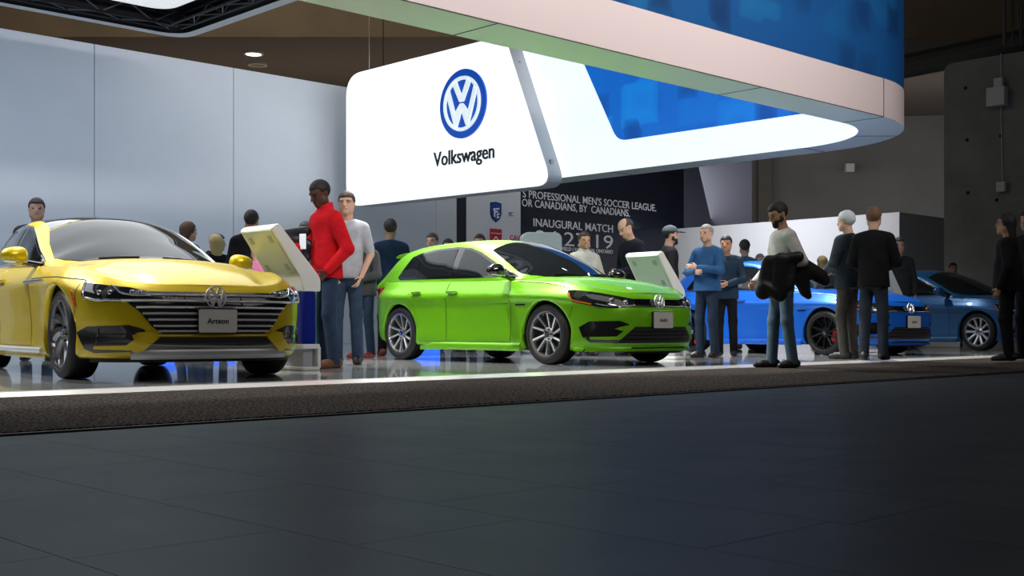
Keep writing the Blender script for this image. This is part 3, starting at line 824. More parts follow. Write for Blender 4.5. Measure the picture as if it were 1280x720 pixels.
m_carpet = mat('carpet', (.062, .053, .048), 1.0, spec=.02, noise=.85, nscale=58, bump=1.0, bscale=140, nb=(.43, .57))
b = MB(); uvbox(b, -8, 28.5, EDGE0, EDGE1-.05, -.006, CARPET); tag(b.build('carpet', m_carpet, bevel=.004), 'dark grey-brown carpet runner along the front of the white stage', 'carpet')
b = MB(); uvbox(b, -8, 40, EDGE0-.035, EDGE0, -.004, CARPET-.006); struct(b.build('trim_1', mat('black_edging', (.004, .004, .004), .6)))
m_stage = mat('stage_gloss', (.34, .36, .36), .10, spec=.9, noise=.05, nscale=1.5, coat=.5)
b = MB(); uvbox(b, -8, 42, EDGE1+.12, 24.6, -.006, STAGE); struct(b.build('floor_stage', m_stage))
b = MB(); b.prism([(EDGE1-.05, -.004), (EDGE1-.05, CARPET+.004), (EDGE1+.05, STAGE-.002), (EDGE1+.12, STAGE), (EDGE1+.12, -.004)], lambda p: UV(-8, p[0], p[1]), lambda p: UV(40, p[0], p[1]))
struct(b.build('trim_2', mat('white_edging', (.85, .84, .82), .22, coat=.6)))

# ---- back wall of the stand
VW_ = 24.0; WH = 6.35
m_wall = mat('wall_white', (.57, .645, .715), .55, noise=.03, nscale=.8)
m_lilac = mat('wall_lilac', (.50, .46, .52), .6)
b = MB(); uvbox(b, 3.0, uAt(940, VW_), VW_+.06, VW_+.4, 0, WH-.01); wb = struct(b.build('wall_back', mat('wall_core', (.2, .2, .21), .8)))
edges = [3.2] + [uAt(118, VW_) + (uAt(292, VW_)-uAt(118, VW_))*k for k in (-1, 0, 1, 2)] + [uAt(545, VW_)]
for a, c in zip(edges[:-1], edges[1:]):
    q = MB(); uvbox(q, a+.008, c-.008, VW_, VW_+.07, STAGE, WH); q.build('panel', m_wall, wb, bevel=.004)
def wallpanel(px0, px1, m, name='panel', v=VW_, z0=STAGE, z1=WH):
    q = MB(); uvbox(q, uAt(px0, v)+.006, uAt(px1, v)-.006, v, v+.07, z0, z1); return q.build(name, m, wb, bevel=.004)
wallpanel(545, 571, mat('wall_pale', (.60, .66, .70), .55))
wallpanel(571, 583, mat('strip_navy', (.012, .015, .03), .5))
wallpanel(583, 651, mat('board_white', (.70, .74, .78), .5))
m_navy = mat('poster_navy', (.010, .013, .028), .42)
wallpanel(651, 855, m_navy)
wallpanel(855, 940, mat('wall_mauve', (.13, .14, .19), .6))
# lettering of the poster
def WM(px, z, v=VW_):
    u = uAt(px, v); o = UV(u, v-.004, z)
    return Matrix(((SU, 0, CU, o.x), (CU, 0, -SU, o.y), (0, 1, 0, o.z), (0, 0, 0, 1)))
def zAt(px, py, v=VW_):
    t = (px-640)/FPX; d = v/(SU - t*CU); return CAMZ + (HZ-py)*d/FPX
m_ink = mat('ink_white', (.9, .92, .95), .6)
poster_txt = []
def fit_text(body, px0, px1, py_base, cap_px, m=m_ink, bold=.004, parent=None, v=VW_):
    z = zAt(px0, py_base, v); d = v/(SU - (px0-640)/FPX*CU)
    size = cap_px*d/FPX/.70
    o = text_mesh('poster_lettering', body, size, .004, m, WM(px0, z, v), parent or wb, bold=bold*size)
    w = max((Vector(q.co) - WM(px0, z, v).translation).dot(Vector((SU, CU, 0))) for q in o.data.vertices)
    want = uAt(px1, v) - uAt(px0, v); s = want/w
    T = WM(px0, z, v); o.data.transform(T @ Matrix.Diagonal((s, 1, 1, 1)) @ T.inverted()); return o
fit_text("S PROFESSIONAL MEN'S SOCCER LEAGUE.", 653, 820, 246.5, 9.5, bold=.004)
fit_text("OR CANADIANS, BY  CANADIANS.", 652, 787, 257.5, 9.5, bold=.004)
fit_text("INAUGURAL MATCH", 666, 766, 282.5, 10, bold=.006)
fit_text("04.27.19", 667, 766, 304.5, 18, bold=-.004)
fit_text("FIELD | HAMILTON, ONTARIO", 702, 766, 313, 4.6, bold=.01)
# crests on the white board
def crest(px, py, poly, m, s, depth=.01, v=VW_):
    T = WM(px, zAt(px, py, v), v); q = MB(); q.prism([(x*s, y*s) for x, y in poly], lambda p: T @ Vector((p[0], p[1], 0)), lambda p: T @ Vector((p[0], p[1], depth)))
    return q
m_cb = mat('crest_blue', (.012, .06, .30), .5); m_cd = mat('crest_dark', (.006, .02, .09), .5); m_cr = mat('crest_red', (.50, .02, .03), .5)
sh_ = [(-.42, .5), (0, .56), (.42, .5), (.42, -.12), (.30, -.38), (0, -.58), (-.30, -.38), (-.42, -.12)]
crest(619.5, 265, sh_, m_cd, .50).build('crest', m_cd, wb)
crest(619.5, 265, [(x*.84, y*.86) for x, y in sh_], m_cb, .50, .016).build('crest_field', m_cb, wb)
crest(619.5, 265, [(-.22, .18), (.24, .24), (.24, .15), (-.06, .11), (-.06, .04), (.14, .07), (.14, -.01), (-.06, -.04), (-.06, -.3), (-.16, -.26), (-.16, .09), (-.22, .08)], m_ink, .50, .022).build('crest_letter', m_ink, wb)
crest(619.5, 265, [(.06, -.08), (.26, -.05), (.26, -.13), (.13, -.15), (.13, -.27), (.24, -.22), (.24, -.30), (.06, -.36)], m_ink, .50, .022).build('crest_letter', m_ink, wb)
crest(619.5, 297, [(-.46, .5), (.46, .5), (.46, -.5), (-.46, -.5)], m_cr, .48).build('crest', m_cr, wb)
crest(619.5, 297, [(-.40, .26), (.40, .26), (.40, .22), (-.40, .22)], m_ink, .48, .016).build('crest_bar', m_ink, wb)
crest(619.5, 297, [(-.40, -.30), (0, .10), (.40, -.30), (.40, -.38), (0, .0), (-.40, -.38)], m_ink, .48, .016).build('crest_chevron', m_ink, wb)
fit_text("FC", 636, 641, 270, 5, mat('ink_navy', (.02, .03, .10), .6), .012)
fit_text("CAV", 637, 650, 300, 6.5, m_cr, .014)

# ---- white partition at the right, concrete block, far hall
PU = 30.4
m_part = mat('partition_white', (.62, .63, .66), .6)
b = MB(); uvbox(b, PU, PU+.25, 16.2, 23.98, 0, 3.6); wp = struct(b.build('wall_partition', m_part))
b = MB(); uvbox(b, PU+.25, 40, 16.2, 16.45, 0, 3.6); struct(b.build('wall_partition_end', m_part))
m_conc = mat('concrete', (.19, .195, .185), .75, noise=.22, nscale=.9, bump=.12, bscale=8)
CUu = 28.6; CV = vAt(1180, CUu)
b = MB(); poly = round_poly([(3.0, 0), (CV, 0), (CV, zA := .445+326/FPX*30.2), (3.0, zA)], [0, 0, .25, 0], 6)
b.prism(poly, lambda p: UV(CUu, p[0], p[1]), lambda p: UV(CUu+.6, p[0], p[1])); wr = struct(b.build('wall_right', m_conc))
def onconc(px, py):
    v = vAt(px, CUu); t = (px-640)/FPX; d = CUu/(t*SU + CU); return v, CAMZ + (HZ-py)*d/FPX
for px, py in ((1207, 110), (1209, 175), (1210, 241), (1251, 170), (1246, 250)):
    v, z = onconc(px, py); q = MB(); q.tube([UV(CUu-.006, v, z), UV(CUu+.02, v, z)], .045, 12); q.build('tie_hole', mat('hole_black', (.01, .01, .01), .9), wr)
m_box = mat('junction_grey', (.55, .56, .58), .5)
for nm, px, py, w, h, dp in (('junction_box', 1251, 104, .22, .22, .12), ('wall_speaker', 1250, 122, .45, .45, .22), ('junction_box', 1254, 234, .22, .24, .12)):
    v, z = onconc(px, py); q = MB(); uvbox(q, CUu-dp-.05, CUu-.051, v-w/2, v+w/2, z-h/2, z+h/2); o = q.build(nm, m_box, bevel=.015)
    tag(o, {104: 'small grey junction box at the top of the concrete wall conduit', 122: 'tilted grey wall speaker box high on the concrete wall', 234: 'small grey junction box lower on the concrete wall conduit'}[py], 'box' if nm[0] == 'j' else 'speaker')
q = MB(); pts = []
for px, py in ((1252, 67), (1252, 150), (1254, 234)):
    v, z = onconc(px, py); pts.append(UV(CUu-.030, v, z))
q.tube(pts, .012, 8); tag(q.build('conduit', m_box), 'thin grey conduit running down the concrete wall', 'conduit')

m_hall = mat('hall_wall', (.165, .165, .165), .8, noise=.12, nscale=.5)
A_ = at(925, 47.5, 0); B_ = at(1320, 45.2, 0)
def vwall(name, a, b_, z0, z1, m, th=.3):
    dv = (Vector(b_)-Vector(a)); n = Vector((-dv.y, dv.x, 0)).normalized()*th
    q = MB(); q.add([Vector((p.x, p.y, z)) for z in (z0, z1) for p in (a, b_, b_+n, a+n)], [(0, 1, 2, 3), (7, 6, 5, 4), (0, 4, 5, 1), (1, 5, 6, 2), (2, 6, 7, 3), (3, 7, 4, 0)])
    return struct(q.build(name, m))
vwall('wall_hall', A_, B_, 0, 8.6, m_hall)
vwall('wall_hall_left', at(-700, 47, 0), A_, 0, 8.6, m_hall)
v_ = at(968, 47.0, 0); q = MB(); q.box((v_.x-.4, v_.y+.1, 4.3), (.5, .5, 8.6)); struct(q.build('trim_3', mat('hall_pier', (.13, .12, .11), .8)))
p = at(1062, 46.0, 0); q = MB(); q.box((p.x, p.y, CAMZ+(HZ-210)*46/FPX), (.32, .25, .32)); q.box((p.x, p.y-.13, CAMZ+(HZ-210)*46/FPX), (.16, .03, .16)); tag(q.build('fire_alarm', m_box, bevel=.01), 'small pale square sounder on the dark hall wall below the ring', 'alarm')
# ceiling: lower soffit far away, its upstand, and the high ceiling over the stand
m_ceil = mat('ceiling_brown', (.20, .15, .10), .8, noise=.15, nscale=.6)
YB = 33.9
b = MB(); b.box((5, YB+12, 8.7), (80, 24, .2)); struct(b.build('ceiling', mat('soffit_brown', (.17, .14, .12), .7)))
b = MB(); b.box((5, YB-.15, 11.0), (80, .3, 4.8)); struct(b.build('ceiling_upstand', m_ceil))
b = MB(); b.box((5, YB/2-5, 13.5), (80, YB+10, .2)); struct(b.build('ceiling_high', mat('ceiling_dark', (.05, .045, .04), .9)))
for px, py, on in ((317, 66, 1), (322, 80, 0)):
    d = (8.6-CAMZ)*FPX/(HZ-py); p = at(px, d, 8.6)
    r_ = empty('downlight', (p.x, p.y, 8.59)); tag(r_, 'glowing round downlight in the brown ceiling' if on else 'unlit round downlight in the brown ceiling', 'downlight')
    q = MB(); q.lathe([(.30, .02), (.30, -.04), (.24, -.05), (.22, -.02)], 28); q.build('rim', mat('lamp_rim', (.6, .58, .55), .5), r_)
    q = MB(); q.lathe([(.23, -.03), (.001, -.03)], 28); q.build('lens', mat('lamp_on', (1, .95, .85), .4, emis=(1, .93, .80), estr=9) if on else mat('lamp_off', (.30, .27, .24), .5), r_)
q = MB(); p = at(479, 30, 0); q.tube([(p.x, p.y, 6.0), (p.x, p.y, 13.0)], .015, 6); tag(q.build('suspension_cable', mat('cable_black', (.01, .01, .01), .6)), 'thin black suspension cable above the white sign panel', 'cable')
# dark ductwork over the concrete block
q = MB(); v, z = onconc(1225, 60); q.tube([UV(CUu+1.6, 16.5, 7.5), UV(CUu+1.3, 12.8, 7.55), UV(CUu+1.2, 6, 7.6)], .32, 14); tag(q.build('duct', mat('duct_dark', (.03, .03, .03), .6)), 'dark round air duct lying above the concrete wall', 'duct')
q = MB()
for k, (uu, r0) in enumerate(((CUu-.3, .05), (CUu-.1, .035), (CUu+.1, .05))):
    q.tube([UV(uu, vAt(1262+6*k, CUu), 7.2), UV(uu, vAt(1262+6*k, CUu), 9.5), UV(uu-.4, vAt(1250+8*k, CUu)-1.5, 13.2)], r0, 8)
tag(q.build('pipe_bundle', mat('pipe_grey', (.10, .10, .10), .5, .5)), 'bundle of dark pipes rising above the concrete wall', 'pipe')

# ---- ring sign
def blue_print(name, base=(.004, .10, .45)):
    m = bpy.data.materials.new(name); m.use_nodes = True; nt = m.node_tree; b = nt.nodes['Principled BSDF']
    uvn = nt.nodes.new('ShaderNodeTexCoord'); mp = nt.nodes.new('ShaderNodeMapping'); mp.inputs['Scale'].default_value = (1, 1, 1)
    nt.links.new(uvn.outputs['UV'], mp.inputs['Vector'])
    def layer(scale, off, rnd):
        v = nt.nodes.new('ShaderNodeTexVoronoi'); v.voronoi_dimensions = '2D'; v.distance = 'CHEBYCHEV'; v.inputs['Scale'].default_value = scale; v.inputs['Randomness'].default_value = rnd
        a = nt.nodes.new('ShaderNodeVectorMath'); a.operation = 'ADD'; a.inputs[1].default_value = off
        nt.links.new(mp.outputs[0], a.inputs[0]); nt.links.new(a.outputs[0], v.inputs['Vector']); return v
    v1 = layer(.95, (3.1, 7.7, 0), .9); v2 = layer(1.5, (.3, 1.7, 4), .95)
    def mult(sock, ramp):
        r = nt.nodes.new('ShaderNodeValToRGB')
        while len(r.color_ramp.elements) < len(ramp): r.color_ramp.elements.new(.5)
        for e, (p, c) in zip(r.color_ramp.elements, ramp): e.position = p; e.color = (*c, 1)
        nt.links.new(sock, r.inputs['Fac']); return r
    s1 = nt.nodes.new('ShaderNodeSeparateColor'); nt.links.new(v1.outputs['Color'], s1.inputs[0])
    s2 = nt.nodes.new('ShaderNodeSeparateColor'); nt.links.new(v2.outputs['Color'], s2.inputs[0])
    # cells that stand out: random cell value x position inside the cell
    g1 = mult(s1.outputs[0], [(.0, (0, 0, 0)), (.40, (0, 0, 0)), (.95, (1, 1, 1)), (1, (1, 1, 1))])
    g2 = mult(s2.outputs[1], [(.0, (0, 0, 0)), (.45, (0, 0, 0)), (.95, (1, 1, 1)), (1, (1, 1, 1))])
    i1 = mult(v1.outputs['Distance'], [(.0, (.5, .5, .5)), (.25, (1, 1, 1)), (.42, (.6, .6, .6)), (.44, (0, 0, 0))])
    i2 = mult(v2.outputs['Distance'], [(.0, (1, 1, 1)), (.20, (.8, .8, .8)), (.34, (.4, .4, .4)), (.36, (0, 0, 0))])
    def mul(a, b_):
        x = nt.nodes.new('ShaderNodeMath'); x.operation = 'MULTIPLY'; nt.links.new(a, x.inputs[0]); nt.links.new(b_, x.inputs[1]); return x.outputs[0]
    k1 = mul(g1.outputs[0], i1.outputs[0]); k2 = mul(g2.outputs[0], i2.outputs[0])
    mx = nt.nodes.new('ShaderNodeMix'); mx.data_type = 'RGBA'; mx.inputs[6].default_value = (*base, 1); mx.inputs[7].default_value = (base[0]*1.5, base[1]*1.75, base[2]*1.3, 1); nt.links.new(k1, mx.inputs[0])
    mx2 = nt.nodes.new('ShaderNodeMix'); mx2.data_type = 'RGBA'; nt.links.new(mx.outputs[2], mx2.inputs[6]); mx2.inputs[7].default_value = (base[0]*.5, base[1]*.42, base[2]*.5, 1); nt.links.new(k2, mx2.inputs[0])
    nt.links.new(mx2.outputs[2], b.inputs['Base Color']); b.inputs['Roughness'].default_value = .45
    return m, b, mx2, nt
m_blue, *_ = blue_print('blue_print', (.003, .070, .24))
m_bluelit, bb, mxo, nt_ = blue_print('blue_print_backlit', (.004, .13, .55))
nt_.links.new(mxo.outputs[2], bb.inputs['Emission Color']); bb.inputs['Emission Strength'].default_value = .75
ZB, ZM, ZT = 3.45, 4.0, 6.3
UO, UI, VO, VI, RO = 18.1, 17.43, 8.6, 9.27, 2.42
RI = RO-(UO-UI)
UL = -4.0
def ring_path(n_front=40, n_arc=20, n_side=16):
    out = []; 
    for k in range(n_front): 
        t = k/(n_front-1); u = UL + (UO-RO-UL)*t; out.append(((u, VO), (u, VI), u-UL))
    s0 = UO-RO-UL
    for k in range(1, n_arc+1):
        a = -PI/2 + PI/2*k/n_arc; cu, cv = UO-RO, VO+RO
        out.append(((cu+RO*math.cos(a), cv+RO*math.sin(a)), (cu+RI*math.cos(a), cv+RI*math.sin(a)), s0 + RO*PI/2*k/n_arc))
    s1 = s0 + RO*PI/2
    for k in range(1, n_side+1):
        v = VO+RO + (19.6-VO-RO)*k/n_side; out.append(((UO, v), (UI, v), s1 + v-VO-RO))
    return out
RP = ring_path()
ring = empty('ring_sign', UV(10, VO, ZB)); tag(ring, 'huge overhead ring sign with white lower band and blue block-print band', 'sign')
def ring_skin(name, which, z0, z1, off, m, i0=0, i1=None, nz=2, slant=False):
    pts = RP[i0:i1]; P = []; UVs = []
    for j in range(nz):
        z = z0 + (z1-z0)*j/(nz-1); row = []
        for k, (o_, i_, s_) in enumerate(pts):
            base = o_ if which == 'o' else i_; oth = i_ if which == 'o' else o_
            dx, dy = base[0]-oth[0], base[1]-oth[1]; l = math.hypot(dx, dy)
            row.append(UV(base[0]+dx/l*off, base[1]+dy/l*off, z) - ring.location)
        P.append(row)
    q = MB(); q.grid(np.array([[tuple(v) for v in r] for r in P])); me = q.mesh(name, normals=False)
    ul = me.uv_layers.new(name='UVMap'); n = len(pts)
    for lp in me.loops:
        vi = lp.vertex_index; ul.data[lp.index].uv = (pts[vi % n][2], z0 + (z1-z0)*(vi//n)/(nz-1))
    o = link_mesh(name, me, m, ring, True); return o
m_rw = mat('ring_white', (.60, .545, .54), .55); m_ru = mat('ring_under', (.74, .86, .80), .5)
m_rin = mat('ring_backlit', (.9, .95, .96), .5, emis=(.86, .96, 1.0), estr=.85)
ARC0, ARC1 = 39, 59
ring_skin('front_panel', 'o', ZB, ZM, 0, m_rw, 0, 20); ring_skin('front_panel', 'o', ZB, ZM, 0, m_rw, 19, ARC0+1); ring_skin('corner_panel', 'o', ZB, ZM, 0, m_rw, ARC0, ARC1+1); ring_skin('end_panel', 'o', ZB, ZM, 0, m_rw, ARC1, None)
ring_skin('blue_band', 'o', ZM, ZT, 0, m_blue, 0, ARC0+1); ring_skin('blue_band', 'o', ZM, ZT, 0, m_blue, ARC0, None)
ring_skin('inner_panel', 'i', ZB, ZT, 0, m_rin, 0, ARC0+6); ring_skin('inner_panel', 'i', ZB, ZT, 0, m_rin, ARC0+5, ARC1+3); ring_skin('inner_panel', 'i', ZB, ZT, 0, m_rin, ARC1+2, None)
# underside panels with joints
cuts = [0, 12, 24, 33, ARC0, ARC0+10, ARC1, ARC1+8, len(RP)-1]
for a, c in zip(cuts[:-1], cuts[1:]):
    rows = [[tuple(UV(*o_, ZB) - ring.location) for o_, i_, s_ in RP[a:c+1]], [tuple(UV(*i_, ZB) - ring.location) for o_, i_, s_ in RP[a:c+1]]]
    q = MB(); q.grid(np.array(rows)); q.build('underside_panel', m_ru, ring)
    o_, i_, s_ = RP[c]; q = MB(); q.tube([UV(*o_, ZB-.001) - ring.location, UV(*i_, ZB-.001) - ring.location], .006, 4); q.build('panel_joint', mat('seam_grey', (.10, .10, .10), .8), ring)
rows = [[tuple(UV(*o_, ZT) - ring.location) for o_, i_, s_ in RP], [tuple(UV(*i_, ZT) - ring.location) for o_, i_, s_ in RP]]
q = MB(); q.grid(np.array(rows)); q.build('top_panel', m_ru, ring)
for e_ in (0, -1):
    o_, i_, s_ = RP[e_]; q = MB(); q.add([UV(*o_, ZB)-ring.location, UV(*i_, ZB)-ring.location, UV(*i_, ZT)-ring.location, UV(*o_, ZT)-ring.location], [(0, 1, 2, 3)]); q.build('end_cap', m_ru, ring)
for idx, z0, z1 in ((19, ZB, ZM), (ARC0, ZB, ZM)):
    o_ = RP[idx][0]; q = MB(); q.tube([UV(o_[0], o_[1]-.002, z0)-ring.location, UV(o_[0], o_[1]-.002, z1)-ring.location], .007, 4); q.build('panel_joint', mat('seam_grey', (.10, .10, .10), .8), ring)
i_ = RP[ARC0+5][1]; q = MB(); q.tube([UV(*i_, ZB)-ring.location, UV(*i_, ZM)-ring.location], .010, 4); q.build('panel_joint', mat('seam_pale', (.45, .5, .5), .8), ring)
q = MB(); q.tube([UV(o_[0], o_[1]-.003, ZB) - ring.location for o_, i_, s_ in RP[:ARC0+1]], .007, 4); q.build('panel_joint', mat('seam_grey', (.10, .10, .10), .8), ring)
# blue panel inside the ring with its slanted, rounded end
def inner_blue():
    P = [p for p in RP if True]; z0 = 4.02
    n = len(P); q = MB(); vs = []; fs = []; uvs = []
    side = [k for k, p in enumerate(P)]
    # side wall portion as a polygon, then the corner and the front as bands
    poly = round_poly([(VO+RO, z0), (15.12, z0), (16.35, ZT), (VO+RO, ZT)], [0, .22, 0, 0], 6)
    q.add([UV(UI-.012, p_[0], p_[1]) - ring.location for p_ in poly], [tuple(range(len(poly)))])
    uvs = [(p_[0]+20, p_[1]) for p_ in poly]
    arc = P[:ARC1+1]; rows = []
    for z in (z0, ZT):
        r = []
        for (o_, i_, s_) in arc:
            dx, dy = i_[0]-o_[0], i_[1]-o_[1]; l = math.hypot(dx, dy)
            r.append(tuple(UV(i_[0]+dx/l*.012, i_[1]+dy/l*.012, z) - ring.location)); uvs.append((s_, z))
        rows.append(r)
    q.grid(np.array(rows)); me = q.mesh('inner_blue_panel', normals=False); ul = me.uv_layers.new(name='UVMap')
    for lp in me.loops: ul.data[lp.index].uv = uvs[lp.vertex_index]
    return link_mesh('inner_blue_panel', me, m_bluelit, ring)
inner_blue()
for uu, vv in ((2, 8.95), (9, 8.95), (15, 8.95), (17.76, 13), (17.76, 16.5)):
    q = MB(); q.tube([UV(uu, vv, ZT) - ring.location, UV(uu, vv, 13.4) - ring.location], .012, 6); q.build('suspension_wire', mat('wire_steel', (.3, .3, .3), .4, .9), ring)

# ---- white logo panel hung in front of the ring's far end
VE = Vector((-CU, SU, 0)); UE = Vector((SU, CU, 0))
PU0, PU1 = 16.95, 17.36
pan = empty('logo_sign', UV(PU0, 19.8, 3.25)); tag(pan, 'bright white hanging sign panel with round blue emblem and dark lettering', 'sign')
pp = round_poly([(23.25, 3.30), (16.42, 3.25), (17.78, 6.45), (23.25, 6.45)], [.55, .42, .10, .55], 8)
def PL(p, u): return UV(u, p[0], p[1]) - pan.location
q = MB(); q.prism(pp, lambda p: PL(p, PU0+.02), lambda p: PL(p, PU1)); q.build('panel_body', mat('panel_edge', (.62, .65, .68), .45), pan)
q = MB(); q.prism([((a-19.9)*.996+19.9, (z-4.85)*.993+4.85) for a, z in pp], lambda p: PL(p, PU0), lambda p: PL(p, PU0+.03)); q.build('light_face', mat('panel_backlit', (.95, .97, .98), .5, emis=(.93, .98, 1.0), estr=.95), pan)
ec = UV(PU0-.02, 19.03, 5.20) - pan.location
emblem('emblem', pan, ec, -UE, .735, mat('emblem_white', (.82, .90, .93), .35, emis=(.85, .97, 1), estr=.62), mat('emblem_blue', (.004, .07, .45), .35, emis=(.004, .08, .5), estr=.5), .06)
o = UV(PU0-.012, 20.0, 3.955) - pan.location
TM = Matrix(((-VE.x, 0, -UE.x, o.x), (-VE.y, 0, -UE.y, o.y), (0, 1, 0, o.z), (0, 0, 0, 1)))
tx = text_mesh('lettering', 'Volkswagen', .41, .012, mat('letter_dark', (.004, .012, .018), .4), TM, pan, bold=.0035)
w_ = max((q_.co-o).dot(-VE) for q_ in tx.data.vertices); tx.data.transform(TM @ Matrix.Diagonal((1.93/w_, 1.08, 1, 1)) @ TM.inverted())
for vv in (18.6, 22.6):
    q = MB(); q.tube([UV(17.15, vv, 6.44)-pan.location, UV(17.15, vv, 13.4)-pan.location], .012, 6); q.build('suspension_wire', mat('wire_steel', (.3, .3, .3), .4, .9), pan)
for vv, zz in ((17.55, 5.85), (16.62, 3.75)):
    q = MB(); q.tube([UV(17.15, vv-.02, zz)-pan.location, UV(17.15, vv+.12, zz)-pan.location], .05, 10); q.build('edge_bolt', mat('wire_steel', (.3, .3, .3), .4, .9), pan)

# ---- light canopy hung over the stage
KU, KV, KZ = 11.5, 21.0, 6.0; KU0, KV0 = -6.0, 11.5
can = empty('light_canopy', UV(KU, KV, KZ)); tag(can, 'suspended white fabric light canopy edged with a black truss', 'canopy')
def CL(u, v, z): return UV(u, v, z) - can.location
outer = round_poly([(KU0, KV0), (KU, KV0), (KU, KV), (KU0, KV)], .5, 8)
def inset(pl, d):
    cu, cv = (KU0+KU)/2, (KV0+KV)/2; hu, hv = (KU-KU0)/2, (KV-KV0)/2
    return [(cu+(p[0]-cu)*(hu-d)/hu, cv+(p[1]-cv)*(hv-d)/hv) for p in pl]
def band(pl0, z0, pl1, z1, name, m):
    q = MB(); n = len(pl0); q.add([CL(*p, z0) for p in pl0] + [CL(*p, z1) for p in pl1], [(k, (k+1) % n, n+(k+1) % n, n+k) for k in range(n)]); return q.build(name, m, can)
m_rim = mat('canopy_white', (.75, .77, .80), .5); m_tr = mat('truss_black', (.012, .011, .013), .45, .3)
band(outer, KZ+.45, outer, KZ, 'rim', m_rim); band(outer, KZ, inset(outer, .22), KZ, 'rim_underside', m_rim); band(inset(outer, .22), KZ, inset(outer, .22), KZ+.45, 'rim_inside', m_tr)
band(inset(outer, .22), KZ+.42, inset(outer, .95), KZ+.42, 'truss_backing', m_tr)
q = MB(); fab = inset(outer, .80); q.add([CL(*p, KZ+.25) for p in fab], [tuple(range(len(fab)))]); fo = q.build('fabric', mat('canopy_fabric', (.8, .82, .85), .8, emis=(.95, .98, 1.0), estr=.62), can)
for p0, p1 in (((KU-.5, KV-.5), (KU-.5, KV0+.5)), ((KU-.5, KV-.5), (KU0+.5, KV-.5))):
    n = int(math.hypot(p1[0]-p0[0], p1[1]-p0[1])/.5); prev = None
    t = MB(); dx, dy = (p1[0]-p0[0]), (p1[1]-p0[1]); L = math.hypot(dx, dy); nx, ny = -dy/L*.15, dx/L*.15
    for s_ in (-1, 1):
        for zz in (.06, .34): t.tube([CL(p0[0]+nx*s_, p0[1]+ny*s_, KZ+zz), CL(p1[0]+nx*s_, p1[1]+ny*s_, KZ+zz)], .025, 6)
    t.build('truss_chord', m_tr, can)
    t = MB()
    for k in range(n):
        a = k/n; c = (k+1)/n; s_ = 1 if k % 2 else -1
        t.tube([CL(p0[0]+dx*a+nx*s_, p0[1]+dy*a+ny*s_, KZ+.06), CL(p0[0]+dx*c-nx*s_, p0[1]+dy*c-ny*s_, KZ+.06)], .014, 5)
        t.tube([CL(p0[0]+dx*a+nx, p0[1]+dy*a+ny, KZ+(.06 if k % 2 else .34)), CL(p0[0]+dx*c+nx, p0[1]+dy*c+ny, KZ+(.34 if k % 2 else .06))], .014, 5)
    o = t.build('truss_lacing', mat('truss_grey', (.10, .10, .11), .4, .6), can); o['kind'] = 'stuff'
for uu, vv in ((KU-.3, KV-.3), (KU-.3, 13), (0, KV-.3)):
    q = MB(); q.tube([CL(uu, vv, KZ+.4), CL(uu, vv, 13.4)], .012, 6); q.build('suspension_wire', mat('wire_steel', (.3, .3, .3), .4, .9), can)
GOLF = dict(
    knots=[-2.05, -1.315, 0, 1.315, 1.75, 2.15], nf=3.5, af=1.25, nr=4.2, ar=.95, ax=1.315, arch=.362, zc=.325, gw=.80, gb=.93,
    rings=[(2.05, -1.96, .80, (.23, .19, .155, .15, .15, .15)),
           (2.13, -2.03, .865, (.27, .22, .175, .175, .17, .17)),
           (2.16, -2.06, .885, (.36, .30, .26, .26, .25, .25)),
           (2.175, -2.07, .882, (.47, .42, .38, .38, .37, .37)),
           (2.185, -2.08, .886, (.58, .54, .52, .52, .51, .49)),
           (2.17, -2.07, .892, (.69, .67, .66, .65, .62, .58)),
           (2.135, -2.05, .911, (.79, .775, .755, .735, .70, .64)),
           (2.10, -2.03, .866, (.88, .87, .845, .82, .775, .69)),
           (2.04, -2.00, .822, (.97, .95, .925, .885, .83, .725))],
    crown=[(-2.1, .01), (-1.3, .03), (0, .04), (.9, .075), (1.315, .07), (1.7, .055), (1.95, .025), (2.1, 0)],
    crease=lambda x: .60 - .14*np.clip((x-.8)/1.2, 0, 1), crease_d=.010,
    ztop=[(.98, .962), (.8, 1.06), (.5, 1.225), (.2, 1.36), (.05, 1.41), (-.35, 1.455), (-.8, 1.457), (-1.3, 1.435), (-1.66, 1.395), (-1.76, 1.33), (-1.97, .97)],
    rail=[(.98, .0, .945), (.9, .33, .945), (.8, .52, .945), (.7, .66, .945), (.6, .735, .95), (.3, .70, 1.125), (0, .655, 1.285), (-.15, .635, 1.345), (-.5, .615, 1.393), (-1.0, .60, 1.388), (-1.5, .575, 1.34), (-1.7, .60, 1.25), (-1.85, .66, 1.09), (-1.97, .72, .95)])
